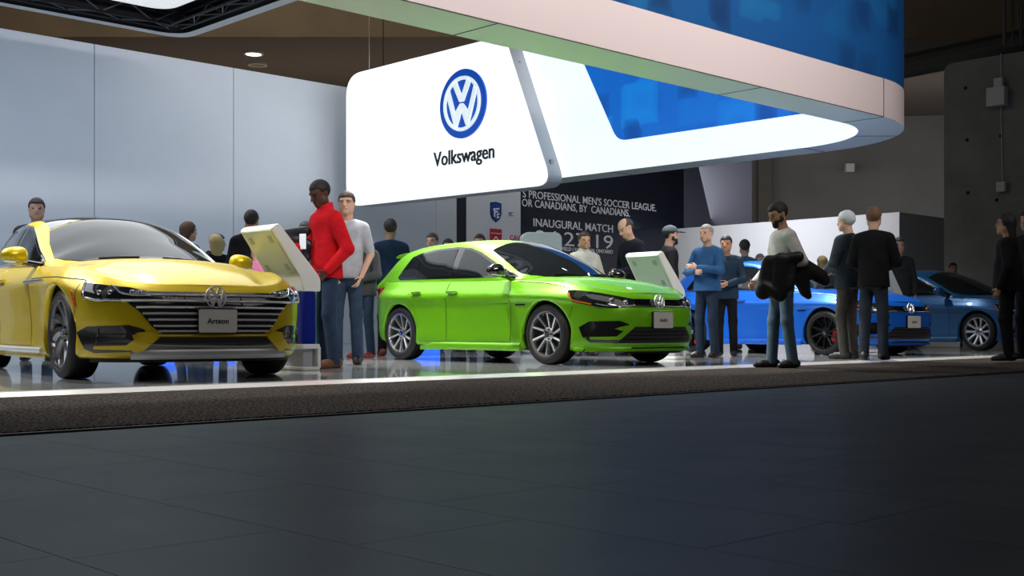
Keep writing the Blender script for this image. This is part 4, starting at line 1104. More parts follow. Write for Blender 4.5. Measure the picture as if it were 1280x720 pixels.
ARTEON = dict(
    knots=[-2.5, -1.42, 0, 1.42, 1.9, 2.32], nf=3.6, af=1.3, nr=4.0, ar=1.1, ax=1.42, arch=.385, zc=.348, gw=.83, gb=.92,
    rings=[(2.22, -2.40, .83, (.25, .19, .16, .16, .16, .16)),
           (2.29, -2.47, .895, (.30, .23, .18, .18, .175, .175)),
           (2.32, -2.50, .915, (.40, .31, .27, .27, .25, .245)),
           (2.335, -2.52, .912, (.50, .43, .39, .39, .36, .34)),
           (2.34, -2.52, .925, (.60, .55, .53, .52, .48, .44)),
           (2.328, -2.50, .935, (.70, .68, .66, .645, .59, .535)),
           (2.305, -2.47, .938, (.80, .79, .765, .735, .67, .60)),
           (2.275, -2.44, .895, (.89, .88, .845, .82, .74, .65)),
           (2.22, -2.42, .835, (.97, .955, .92, .875, .795, .69))],
    crown=[(-2.5, .01), (-1.4, .03), (0, .04), (.9, .085), (1.42, .08), (1.85, .06), (2.1, .03), (2.25, 0)],
    crease=lambda x: .62 - .20*np.clip((x-.8)/1.4, 0, 1), crease_d=.018,
    ztop=[(.94, .955), (.75, 1.045), (.4, 1.205), (.1, 1.33), (-.1, 1.39), (-.5, 1.44), (-.9, 1.44), (-1.4, 1.385), (-1.9, 1.25), (-2.3, 1.06), (-2.42, .97)],
    rail=[(.94, .0, .93), (.85, .36, .93), (.74, .56, .935), (.62, .70, .94), (.52, .765, .945), (.2, .73, 1.085), (-.1, .685, 1.225), (-.35, .645, 1.325), (-.7, .63, 1.372), (-1.2, .61, 1.345), (-1.8, .6, 1.2), (-2.3, .65, 1.02), (-2.42, .7, .95)])

def _wx(x): return x + .13*min(1, max(0, (x+.1)/.7))
GOLF['ztop'] = [(_wx(x), z) for x, z in GOLF['ztop']]; GOLF['rail'] = [(_wx(x), y, z) for x, y, z in GOLF['rail']]
def paint(name, col, metal=.25):
    return mat('paint_'+name, col, .36, metal, coat=.55, coatr=.04)
GB = lambda: mat('gloss_black', (.006, .006, .007), .12, coat=1.0)
MBK = lambda: mat('matt_black', (.010, .010, .011), .55)
CHR = lambda: mat('chrome', (.75, .76, .78), .12, 1.0)
TRIM = lambda: mat('bright_trim', (.78, .79, .81), .30, .55, coat=.6)
GLS = lambda: mat('car_glass', (.008, .010, .012), .03, spec=.5)
SEAM = lambda: mat('seam_black', (.004, .004, .004), .7)
SIDE = lambda sg: (0, -sg, 0)

def car_common(root, S, pm, wheel_style, doors, dlo, windows, handles, windshield, rad, rimr, wid, roof_mat=None, sides=(-1, 1)):
    bme, gme, bvh = make_shell(S); K = Skin(bvh)
    link_mesh('body', bme, pm, root, True)
    link_mesh('roof', gme, pm, root, True)
    # dark underbody and wheel housings
    u = MB(); xf, xr = S['rings'][0][0], S['rings'][0][1]
    u.box(((xf+xr)/2, 0, .29), (xf-xr-.35, 1.06, .20))
    u.build('underbody', MBK(), root, bevel=.03)
    for ax in (S['ax'], -S['ax']):
        for sg in (-1, 1):
            h = MB(); n = 20; rows = []
            for y in (sg*.84, sg*.5):
                rows.append([(ax + (S['arch']+.004)*math.cos(PI*k/n*1.2-.1*PI), y, S['zc'] + (S['arch']+.004)*math.sin(PI*k/n*1.2-.1*PI)) for k in range(n+1)])
            h.grid(np.array(rows)); b = n+1
            h.f.append(tuple(b+k for k in range(b)))
            h.build('wheel_housing', MBK(), root)
    for sg in sides:
        d = SIDE(sg)
        for nm, poly in doors:
            pts = [K.si(x, z, sg) for x, z in poly]
            c = sum(pts, Vector())/len(pts)
            big = [p + (p-c).normalized()*.006 for p in pts]
            g = link_mesh('door_gap', K.patch(big, d, .0012, .06, 0), SEAM(), root)
            o = link_mesh(nm, K.patch(pts, d, .003, .04, .003), pm, root)
            for hx0, hx1, hz in handles.get(nm, []):
                rc = link_mesh('handle_shade', K.patch([K.si(x, z, sg) for x, z in [(x_, z_) for x_, z_ in rrect(abs(hx1-hx0)*.86, .055, .026, 4, (hx0+hx1)/2, hz-.004)]], d, .0055, .03, 0), mat('recess_shade_'+pm.name, tuple(c_*.35 for c_ in pm.node_tree.nodes['Principled BSDF'].inputs['Base Color'].default_value[:3]), .4), o)  # flat patch of darkened paint, imitates shade in the handle hollow
                hb = K.bar([K.si(x, hz, sg) for x in (hx0, hx1)], d, .024, .03, .004); hb.build('door_handle', pm, o, angle=60)
        link_mesh('window_surround', K.patch([K.si(x, z, sg) for x, z in dlo], d, .003, .035, .002), GB(), root)
        for poly in windows:
            link_mesh('side_window', K.patch([K.si(x, z, sg) for x, z in poly], d, .0055, .035, .002), GLS(), root)
    link_mesh('windscreen', K.patch([K.tp(x, y) for x, y in windshield], (0, 0, -1), .004, .045, .004), GLS(), root)
    fw = None
    for ax, sg in ((S['ax'], -1), (S['ax'], 1), (-S['ax'], -1), (-S['ax'], 1)):
        yy = sg*(S['rings'][2][2] - wid/2 - .006)
        fw = make_wheel(root, 'wheel', wheel_style, rad, rimr, wid, (ax, yy, rad), sg > 0, None if fw is None else fw) if fw is None else (make_wheel(root, 'wheel', wheel_style, rad, rimr, wid, (ax, yy, rad), sg > 0, fw) and fw)
    return K
def mirror(root, K, x, z, sg, hm, lower, y0=.80, out=.17, w=.215, hh=.15):
    """door mirror with its foot"""
    n, m_ = 20, 14
    c = Vector((x, sg*(y0+out*.5+.09), z+.07))
    rows = []
    for i in range(m_+1):
        a = -PI/2 + PI*i/m_; row = []
        for k in range(n):
            b = 2*PI*k/n; ca = math.copysign(abs(math.cos(a))**.7, math.cos(a)); sa = math.copysign(abs(math.sin(a))**.8, math.sin(a))
            px = .075*ca*math.cos(b); px = px if px > 0 else max(px, -.03)
            row.append((c.x + px - .35*abs(sa)*.05, c.y + sg*w/2*sa, c.z + hh/2*ca*math.sin(b)*(1.0 - .18*sa)))
        row.append(row[0]); rows.append(row)
    q = MB(); q.grid(np.array(rows)); o = q.build('mirror', hm, root, smooth=True, merge=.0005)
    f = MB(); f.tube([(x+.03, sg*(y0-.06), z-.02), (x+.015, sg*(y0+.04), z+.005), (x, sg*(y0+out*.5+.04), z+.02)], [.035, .024, .022], 8)
    f.build('mirror_foot', lower, o)
    g = MB(); ps = rrect(w*.84, hh*.74, .045, 5)
    g.prism(ps, lambda p: (c.x-.03, c.y+p[0], c.z+p[1]), lambda p: (c.x-.036, c.y+p[0], c.z+p[1])); g.build('mirror_glass', mat('mirror_silver', (.7, .72, .75), .05, 1.0), o)
    l = MB(); l.tube([(c.x+.045, c.y-sg*w*.42, c.z-hh*.36), (c.x+.062, c.y, c.z-hh*.36), (c.x+.03, c.y+sg*w*.42, c.z-hh*.30)], .010, 6); l.build('turn_lamp', CHR() if lower is not CHR() else CHR(), o)
    return o

def make_hatch(name, label, loc, rz, pm, mirror_mat, wheel_style, plate, parts='full', group=None):
    root = empty(name, loc, rz); tag(root, label, 'car', group)
    fd = [(.76, .24), (.78, .60), (.75, .80), (.71, .90), (-.36, .92), (-.36, .24)]
    rd = [(-.375, .24), (-.375, .92), (-1.07, .935), (-1.10, .80), (-1.00, .66), (-.93, .50), (-.88, .24)]
    dlo = round_poly([(.60, .958), (.36, 1.075), (.0, 1.265), (-.18, 1.325), (-.45, 1.352), (-.85, 1.347), (-1.15, 1.315), (-1.36, 1.27), (-1.56, 1.02), (-1.50, .985)], .02, 2)
    wins = [round_poly([(.40, .985), (.33, 1.06), (.0, 1.235), (-.16, 1.296), (-.30, 1.318), (-.32, .992)], .012, 2),
            round_poly([(-.42, .994), (-.42, 1.328), (-.80, 1.322), (-1.08, 1.292), (-1.14, 1.005)], .012, 2),
            round_poly([(-1.18, 1.008), (-1.12, 1.285), (-1.33, 1.245), (-1.50, 1.03)], .015, 2),
            round_poly([(.54, .978), (.43, .988), (.38, 1.045)], .008, 2)]
    ws = [(.955, 0), (.93, .20), (.875, .36), (.78, .51), (.68, .62), (.60, .665), (.30, .63), (.08, .585), (.06, .3), (.055, 0)]
    ws = ws + [(x, -y) for x, y in ws[::-1][1:-1]]
    dlo = [(_wx(x), z) for x, z in dlo]; wins = [[(_wx(x), z) for x, z in w_] for w_ in wins]; ws = [(_wx(x), y) for x, y in ws]
    K = car_common(root, GOLF, pm, wheel_style, [('front_door', fd), ('rear_door', rd)], dlo, wins,
                   {'front_door': [(-.14, -.32, .795)], 'rear_door': [(-.83, -1.0, .805)]}, ws, .325, .241, .225)
    for sg in (-1, 1):
        d = SIDE(sg)
        m = K.bar([K.si(x, .19, sg) for x in (.93, -.90)], d, .085, .028); m.build('side_skirt', pm, root, angle=50)
        # bonnet / wing gap, fuel: ribbons
        K.line([K.si(1.62, .812, sg), K.si(1.3, .868, sg), K.si(.9, .90, sg), K.si(.80, .905, sg)], d, .006).build('bonnet_gap', SEAM(), root)
        K.line([K.si(1.70, .62, sg), K.si(1.655, .50, sg)], d, .006).build('bumper_gap', SEAM(), root)
        mirror(root, K, .63, .955, sg, mirror_mat, GB())
        dd = (-.72, -sg*.62, -.05)
        hl = [K.fr(sg*.345, .615), K.fr(sg*.355, .69), K.fr(sg*.46, .708), K.fr(sg*.58, .732), K.fr(sg*.68, .755), K.si(1.70, .785, sg), K.si(1.62, .785, sg), K.si(1.63, .745, sg), K.si(1.70, .665, sg), K.fr(sg*.72, .605), K.fr(sg*.62, .598), K.fr(sg*.50, .603)]
        h = link_mesh('headlight', K.patch(hl, dd, .008, .03, .014), mat('lamp_glass', (.015, .017, .02), .04, coat=1.0, spec=.9), root)
        for (yy, zz, rr) in ((.46, .655, .030), (.60, .672, .036)):
            c = K.fr(sg*yy, zz); q = MB(); q.lathe([(rr, 0), (rr*1.02, .016), (rr*.72, .02), (rr*.4, .027), (.001, .031)], 20, 'X', (c.x-.006, c.y, c.z)); q.build('lamp_lens', mat('lens', (.6, .63, .68), .08, .9), h, smooth=True)
        K.bar([K.fr(sg*.36, .626), K.fr(sg*.52, .614), K.fr(sg*.66, .622), K.fr(sg*.74, .645)], dd, .010, .006, .008).build('light_strip', mat('lens', (.6, .63, .68), .08, .9), h)
        am = [K.si(1.645, .765, sg), K.si(1.636, .745, sg), K.si(1.70, .672, sg), K.fr(sg*.765, .632), K.fr(sg*.762, .645), K.si(1.70, .692, sg), K.si(1.66, .74, sg)]
        link_mesh('side_marker', K.patch(am, dd, .0105, .03, .002), mat('amber', (.75, .20, .02), .15, coat=1), h)
        # side air intake with painted fin
        si_ = [K.fr(sg*.80, .30), K.fr(sg*.815, .40), K.fr(sg*.775, .46), K.fr(sg*.56, .465), K.fr(sg*.47, .435), K.fr(sg*.44, .405), K.fr(sg*.50, .36), K.fr(sg*.56, .24), K.fr(sg*.76, .24)]
        link_mesh('side_intake', K.patch(si_, (-.9, -sg*.35, 0), .006, .03, .01), GB(), root)
        fin = [K.fr(sg*.765, .30), K.fr(sg*.762, .275), K.fr(sg*.55, .27), K.fr(sg*.40, .40), K.fr(sg*.44, .43), K.fr(sg*.56, .40), K.fr(sg*.60, .385), K.fr(sg*.52, .36), K.fr(sg*.58, .305)]
        link_mesh('intake_fin', K.patch(fin, (-.9, -sg*.35, 0), .016, .03, .014), pm, root)
        K.bar([K.fr(sg*.775, .29), K.fr(sg*.765, .43)], (-.9, -sg*.35, 0), .014, .012, .004).build('intake_vane', GB(), root)
        tl = [K.si(-1.70, .90, sg), K.re(sg*.62, .90), K.re(sg*.60, .76), K.si(-1.78, .75, sg)]
        link_mesh('tail_light', K.patch(tl, (.6, -sg*.8, 0), .006, .03, .01), mat('tail_red', (.35, .01, .012), .1, coat=1), root)
        K.line([K.si(1.02, .645, sg), K.si(.86, .645, sg)], d, .016, .004).build('wing_badge', GB(), root)
    g = [K.fr(y, z) for y, z in ((-.36, .612), (.36, .612), (.35, .692), (-.35, .692))]
    link_mesh('grille', K.patch(g, (-1, 0, 0), .006, .03, .012), GB(), root)
    K.bar([K.fr(y, .618) for y in (-.36, 0, .36)], (-1, 0, 0), .010, .012, .004).build('grille_trim', CHR(), root)
    K.bar([K.fr(y, .655) for y in (-.36, 0, .36)], (-1, 0, 0), .006, .010, .004).build('grille_bar', GB(), root)
    c = K.fr(0, .655); emblem('front_emblem', root, (c.x+.012, 0, .665), (1, 0, .12), .082, CHR(), GB(), .014, back=False) if False else None
    e = emblem('front_emblem', root, (c.x+.016, 0, .668), (1, 0, .12), .080, TRIM(), None, .014, back=False)
    li = [K.fr(y, z) for y, z in ((-.60, .235), (.60, .235), (.42, .405), (-.42, .405))]
    lo = link_mesh('lower_intake', K.patch(li, (-1, 0, 0), .005, .03, .01), MBK(), root)
    for z in (.275, .315, .355):
        w = .56 - (z-.235)*1.05
        K.bar([K.fr(y, z) for y in (-w, 0, w)], (-1, 0, 0), .008, .006, .005).build('intake_slat', GB(), lo)
    K.bar([K.fr(y, .18) for y in np.linspace(-.80, .80, 13)], (-1, .0, 0), .05, .028).build('front_lip', pm, root, angle=50)
    for sg in (-1, 1):
        K.bar([K.si(1.70, .18, sg), K.si(1.82, .18, sg), K.fr(sg*.795, .18)], (-.35, -sg, 0), .05, .028).build('lip_end', pm, root, angle=50)
    sp = [K.fr(y, z) for y, z in ((-.48, .135), (.48, .135), (.40, .20), (-.40, .20))]
    link_mesh('lip_insert', K.patch(sp, (-1, 0, 0), .030, .05, .02), MBK(), root)
    c = K.fr(0, .475); plate_on(root, (c.x+.018, 0, .475), (1, 0, 0), .30, .17, plate, .05)
    # tailgate spoiler
    s = MB(); rows = []
    for y in np.linspace(-.55, .55, 19):
        zr = K.tp(-1.46, y).z; zr2 = K.tp(-1.62, y).z; t = abs(y)/.55; tip = -1.90 + .07*t**4
        rows.append([(-1.46, y, zr+.003), (-1.62, y, max(zr2+.012, zr-.022)), (tip+.02, y, zr-.045), (tip, y, zr-.055), (tip+.015, y, zr-.075), (-1.66, y, zr-.085), (-1.50, y, zr-.03)])
    s.grid(np.array(rows)); n_ = len(rows); s.f += [tuple(range(7)), tuple((n_-1)*7+k for k in range(6, -1, -1))]; s.build('tailgate_spoiler', pm, root, angle=40)
    rw = [K.re(y, z) for y, z in ((-.52, 1.30), (.52, 1.30), (.60, 1.02), (-.60, 1.02))]
    link_mesh('rear_window', K.patch(rw, (1, 0, 0), .004, .05, .004), GLS(), root)
    for sg in (-1, 1):
        K.bar([K.tp(1.06, sg*.10), K.tp(.95, sg*.40)], (0, 0, -1), .016, .022).build('wiper', MBK(), root)
    return root

def make_fastback(name, label, loc, rz, pm, wheel_style, plate):
    root = empty(name, loc, rz); tag(root, label, 'car')
    S = ARTEON
    fd = [(.60, .25), (.64, .60), (.60, .80), (.55, .905), (-.50, .91), (-.50, .25)]
    rd = [(-.515, .25), (-.515, .91), (-1.28, .925), (-1.25, .80), (-1.10, .66), (-1.00, .50), (-.95, .25)]
    dlo = round_poly([(.46, .955), (.22, 1.06), (-.10, 1.205), (-.34, 1.295), (-.65, 1.335), (-1.1, 1.315), (-1.55, 1.20), (-1.78, 1.06), (-1.70, .98)], .02, 2)
    wins = [round_poly([(.36, .985), (.20, 1.045), (-.10, 1.18), (-.34, 1.268), (-.50, 1.295), (-.54, .99)], .012, 2),
            round_poly([(-.62, .992), (-.60, 1.308), (-1.08, 1.29), (-1.30, 1.235), (-1.42, 1.0)], .012, 2),
            round_poly([(-1.47, 1.002), (-1.38, 1.205), (-1.54, 1.15), (-1.66, 1.02)], .012, 2)]
    ws = [(.915, 0), (.89, .22), (.83, .38), (.73, .54), (.62, .655), (.52, .705), (.20, .665), (-.06, .60), (-.09, .3), (-.095, 0)]
    ws = ws + [(x, -y) for x, y in ws[::-1][1:-1]]
    K = car_common(root, S, pm, wheel_style, [('front_door', fd), ('rear_door', rd)], dlo, wins,
                   {'front_door': [(-.26, -.46, .80)], 'rear_door': [(-.98, -1.18, .81)]}, ws, .348, .268, .245)
    rp = [(-.13, 0), (-.12, .30), (-.09, .585), (-.45, .56), (-1.0, .545), (-1.5, .53), (-1.52, 0)]
    rp = rp + [(x, -y) for x, y in rp[::-1][1:-1]]
    o = link_mesh('roof_panel', K.patch([K.tp(x, y) for x, y in rp], (0, 0, -1), .004, .06, .003), GB(), root); o['label'] = 'gloss black roof panel'
    rg = [(-1.58, 0), (-1.58, .50), (-2.18, .52), (-2.22, 0)]; rg = rg + [(x, -y) for x, y in rg[::-1][1:-1]]
    link_mesh('rear_window', K.patch([K.tp(x, y) for x, y in rg], (0, 0, -1), .004, .06, .003), GLS(), root)
    for sg in (-1, 1):
        d = SIDE(sg)
        # chrome round the side glass, belt strip, sill strip, wing strip
        K.bar([K.si(x, z, sg) for x, z in dlo[2:-4]], d, .020, .010, .003).build('window_trim', CHR(), root, angle=60)
        K.bar([K.si(x, z, sg) for x, z in ((.50, .935), (0, .948), (-.9, .958), (-1.68, .975))], d, .022, .012, .003).build('belt_trim', CHR(), root, angle=60)
        K.bar([K.si(x, .215, sg) for x in (.95, -.92)], d, .045, .026).build('sill_trim', TRIM(), root, angle=60)
        K.bar([K.si(x, .175, sg) for x in (.98, -.96)], d, .05, .012).build('side_skirt', pm, root, angle=60)
        K.bar([K.si(1.02, .775, sg), K.si(.45, .775, sg)], d, .022, .010, .003).build('wing_trim', CHR(), root, angle=60)
        K.line([K.fr(sg*.82, .705), K.si(1.85, .755, sg), K.si(1.42, .79, sg), K.si(1.0, .80, sg), K.si(.64, .80, sg)], d, .007).build('bonnet_gap', SEAM(), root)
        K.line([K.si(1.80, .50, sg), K.si(1.84, .735, sg)], d, .006).build('bumper_gap', SEAM(), root)
        mirror(root, K, .42, .93, sg, pm, GB(), y0=.83)
        dd = (-.75, -sg*.6, -.05)
        hl = [K.fr(sg*.47, .625), K.fr(sg*.49, .664), K.fr(sg*.60, .69), K.fr(sg*.72, .705), K.si(1.93, .725, sg), K.si(1.86, .735, sg), K.si(1.90, .69, sg), K.fr(sg*.85, .61), K.fr(sg*.76, .585), K.fr(sg*.60, .585)]
        h = link_mesh('headlight', K.patch(hl, dd, .008, .03, .014), mat('lamp_glass', (.015, .017, .02), .04, coat=1.0, spec=.9), root)
        K.bar([K.si(1.885, .728, sg), K.fr(sg*.86, .625), K.fr(sg*.80, .598), K.fr(sg*.62, .594)], dd, .016, .010, .008).build('light_strip', mat('lens', (.6, .63, .68), .08, .9), h, angle=60)
        K.bar([K.fr(sg*.70, .70), K.fr(sg*.66, .645), K.fr(sg*.58, .630), K.fr(sg*.47, .632)], dd, .014, .010, .008).build('light_strip', mat('lens', (.6, .63, .68), .08, .9), h, angle=60)
        for yy, zz in ((.78, .655), (.72, .655), (.585, .657), (.53, .655)):
            c = K.fr(sg*yy, zz); q = MB(); q.lathe([(.022, 0), (.023, .014), (.012, .020), (.001, .022)], 16, 'X', (c.x-.004, c.y, c.z)); q.build('lamp_lens', mat('lens', (.6, .63, .68), .08, .9), h, smooth=True)
        rf = [K.si(x, z, sg) for x, z in ((1.80, .60), (1.84, .55), (1.795, .66), (1.76, .70), (1.755, .66))]
        rf = [K.si(x, z, sg) for x, z in ((1.765, .68), (1.80, .66), (1.835, .555), (1.805, .56))]
        link_mesh('side_reflector', K.patch(rf, d, .006, .03, .004), mat('reflector_red', (.65, .06, .02), .15, coat=1), root)
        si_ = [K.fr(sg*.845, .24), K.fr(sg*.875, .36), K.fr(sg*.84, .405), K.fr(sg*.62, .415), K.fr(sg*.53, .385), K.fr(sg*.50, .36), K.fr(sg*.60, .345), K.fr(sg*.56, .22), K.fr(sg*.80, .21)]
        so = link_mesh('side_intake', K.patch(si_, (-.9, -sg*.35, 0), .006, .03, .01), GB(), root)
        for z in (.28, .315, .35):
            K.bar([K.fr(sg*.60, z), K.fr(sg*.78, z)], (-.9, -sg*.35, 0), .007, .007, .005).build('intake_slat', MBK(), so)
        fin = [K.fr(sg*.80, .262), K.fr(sg*.80, .240), K.fr(sg*.60, .235), K.fr(sg*.55, .205), K.fr(sg*.42, .325), K.fr(sg*.46, .375), K.fr(sg*.58, .36), K.fr(sg*.545, .345), K.fr(sg*.63, .270)]
        link_mesh('intake_fin', K.patch(fin, (-.95, -sg*.3, 0), .018, .03, .016), pm, root)
        K.bar([K.fr(sg*.79, .27), K.fr(sg*.785, .39)], (-.9, -sg*.35, 0), .016, .012, .004).build('intake_vane', GB(), so)
    # grille with its chrome bars
    gp = [(-.40, .352), (.40, .352), (.47, .40), (.56, .52), (.64, .59), (.50, .628), (.48, .662), (-.48, .662), (-.50, .628), (-.64, .59), (-.56, .52), (-.47, .40)]
    gr = link_mesh('grille', K.patch([K.fr(y, z) for y, z in gp], (-1, 0, 0), .005, .03, .012), GB(), root)
    for z, w in ((.635, .50), (.592, .66), (.545, .575), (.500, .535), (.455, .50), (.410, .465), (.372, .43)):
        K.bar([K.fr(y, z) for y in np.linspace(-w, w, 9)], (-1, 0, 0), .016, .024, .004).build('grille_bar', TRIM(), gr, angle=60)
    for y in (-.22, .22):
        K.bar([K.fr(y, .37), K.fr(y, .65)], (-1, 0, 0), .012, .012, .004).build('grille_strut', GB(), gr)
    c = K.fr(-.33, .613); text_mesh('grille_badge', 'R-Line', .042, .003, TRIM(), Matrix(((0, 0, 1, c.x+.030), (1, 0, 0, -.40), (0, 1, 0, .602), (0, 0, 0, 1))), gr, bold=.001)
    c = K.fr(0, .61); emblem('front_emblem', root, (c.x+.034, 0, .625), (1, 0, .10), .085, TRIM(), None, .016, back=False)
    lb = [(-.58, .235), (.58, .235), (.50, .325), (-.50, .325)]
    link_mesh('lower_intake', K.patch([K.fr(y, z) for y, z in lb], (-1, 0, 0), .006, .03, .01), GB(), root)
    K.bar([K.fr(y, .338) for y in np.linspace(-.46, .46, 7)], (-1, 0, 0), .016, .016, .002).build('intake_moulding', pm, root, angle=60)
    K.bar([K.fr(y, .283) for y in np.linspace(-.5, .5, 7)], (-1, 0, 0), .006, .014, .004).build('intake_slat', CHR(), root, angle=60)
    K.bar([K.fr(y, .205) for y in np.linspace(-.60, .60, 9)], (-1, 0, 0), .075, .020, .004).build('lower_lip', mat('satin_silver', (.62, .63, .65), .36, .5), root, angle=60)
    K.bar([K.fr(y, .165) for y in np.linspace(-.80, .80, 9)], (-1, 0, 0), .04, .010, .0).build('front_splitter', MBK(), root, angle=60)
    c = K.fr(0, .447); plate_on(root, (c.x+.045, 0, .447), (1, 0, 0), .30, .175, plate, .06)
    for sg in (-1, 1):
        K.bar([K.tp(.87, sg*.10), K.tp(.80, sg*.42)], (0, 0, -1), .016, .022).build('wiper', MBK(), root)
    return root
# ================================================================== spotlights on the canopy and the ring, plus one added for the teal car
def spot_fixture(u, v, z, tgt, label, power):
    p = UV(u, v, z); r_ = empty('spotlight', p); tag(r_, label, 'spotlight', 'stage spotlights')
    d = (Vector(tgt)-p).normalized(); M = d.to_track_quat('-Z', 'Y').to_matrix().to_4x4()
    q = MB(); q.lathe([(.001, .14), (.07, .14), (.09, .10), (.09, -.12), (.10, -.13), (.085, -.12)], 18); me = q.mesh('can'); me.transform(M); link_mesh('housing', me, mat('fixture_black', (.015, .015, .015), .5), r_, False)
    q = MB(); q.lathe([(.085, -.115), (.001, -.115)], 18); me = q.mesh('lens'); me.transform(M); link_mesh('lens', me, mat('spot_lens', (1, 1, 1), .3, emis=(1, .97, .92), estr=30), r_)
    q = MB(); q.tube([(-.13, 0, .02), (-.13, 0, .28), (.13, 0, .28), (.13, 0, .02)], .012, 6); q.tube([(0, 0, .28), (0, 0, .42)], .02, 6); q.build('yoke', mat('fixture_black', (.015, .015, .015), .5), r_)
    l = bpy.data.lights.new('spot', 'SPOT'); l.energy = power; l.spot_size = R(62); l.spot_blend = .5; l.shadow_soft_size = .09; l.color = (1, .96, .90)
    lo = bpy.data.objects.new('spot_light', l); COL.objects.link(lo); lo.parent = r_; lo.matrix_local = Matrix.Translation(d*.16) @ M
    return r_
n_ = 0
for (u, v, tu, tv, pw) in ((5.2, 11.0, 4.0, 9.5, 1350), (2.0, 13.0, 3.6, 10.0, 1350), (8.2, 11.0, 9.7, 9.5, 1900), (11.2, 13.0, 9.9, 10.2, 1900), (13.2, 11.0, 14.8, 9.6, 1900), (16.4, 12.4, 15.2, 10.2, 1300), (19.2, 12.5, 20.0, 10.2, 400)):  # last spot is added to brighten the teal car
    n_ += 1
    spot_fixture(u, v, 5.55, UV(tu, tv, .7), ['black spotlight over the stage aimed at the yellow car bonnet', 'black spotlight behind the ring aimed at the yellow car roof', 'black spotlight over the stage aimed at the green car side', 'black spotlight behind the ring aimed at the green car roof', 'black spotlight over the stage aimed at the blue hatchback', 'black spotlight at the ring corner aimed at the blue hatchback roof', 'added black spotlight beyond the ring brightening the dark teal car'][n_-1], pw)

# ================================================================== cars on the stage
CAR_RZ = math.atan2(-SU, CU)          # heading along -v
WS_G = dict(name='silver_blade', kind='pair', n=10, rim=(.62, .63, .65), lip=(.55, .56, .58))
WS_Y = dict(name='dark_turbine', kind='blade', n=10, rim=(.22, .225, .24), lip=(.22, .22, .24))
WS_B = dict(name='black_blade', kind='pair', n=10, rim=(.02, .02, .022), lip=(.08, .08, .08), caliper=True)
WS_T = dict(name='silver_spoke', kind='yspoke', n=10, rim=(.70, .71, .72), lip=(.6, .6, .6))
def car_at(px, d, sx, halfw, rz):
    """origin so that the near front wheel stands at pixel column px, distance d"""
    p = at(px, d); h = Vector((math.cos(rz), math.sin(rz), 0)); l = Vector((-h.y, h.x, 0))
    return p - h*sx + l*halfw
P_YEL = paint('yellow', (.62, .46, .002), .45); P_GRN = paint('green', (.18, .56, .004), .35); P_BLU = paint('blue', (.006, .13, .66), .35); P_TEA = paint('teal', (.010, .10, .27), .35)
make_fastback('fastback_car', 'yellow fastback car with chrome-barred grille at the left of the stage', (-3.59, 10.94, STAGE), R(-54.7), P_YEL, WS_Y, [('Arteon', -.02, .058)])
make_hatch('hatchback_car', 'lime green hatchback car with silver and black wheels under the white sign', (.14, 14.3, STAGE), R(-48.6), P_GRN, GB(), WS_G, [('Golf R', -.018, .045)])
rzB = R(-53)
make_hatch('hatchback_car', 'bright blue hatchback car with black wheels behind the man in white', car_at(1030, 17.1, 1.315, .86, rzB), rzB, P_BLU, GB(), WS_B, [('Golf R', -.018, .045)])
rzT = R(-56)
make_hatch('hatchback_car', 'dark teal blue car with silver multi-spoke wheels at the far right', car_at(1222, 20.4, 1.315, .86, rzT), rzT, P_TEA, P_TEA, WS_T, [('Golf', -.018, .05)])

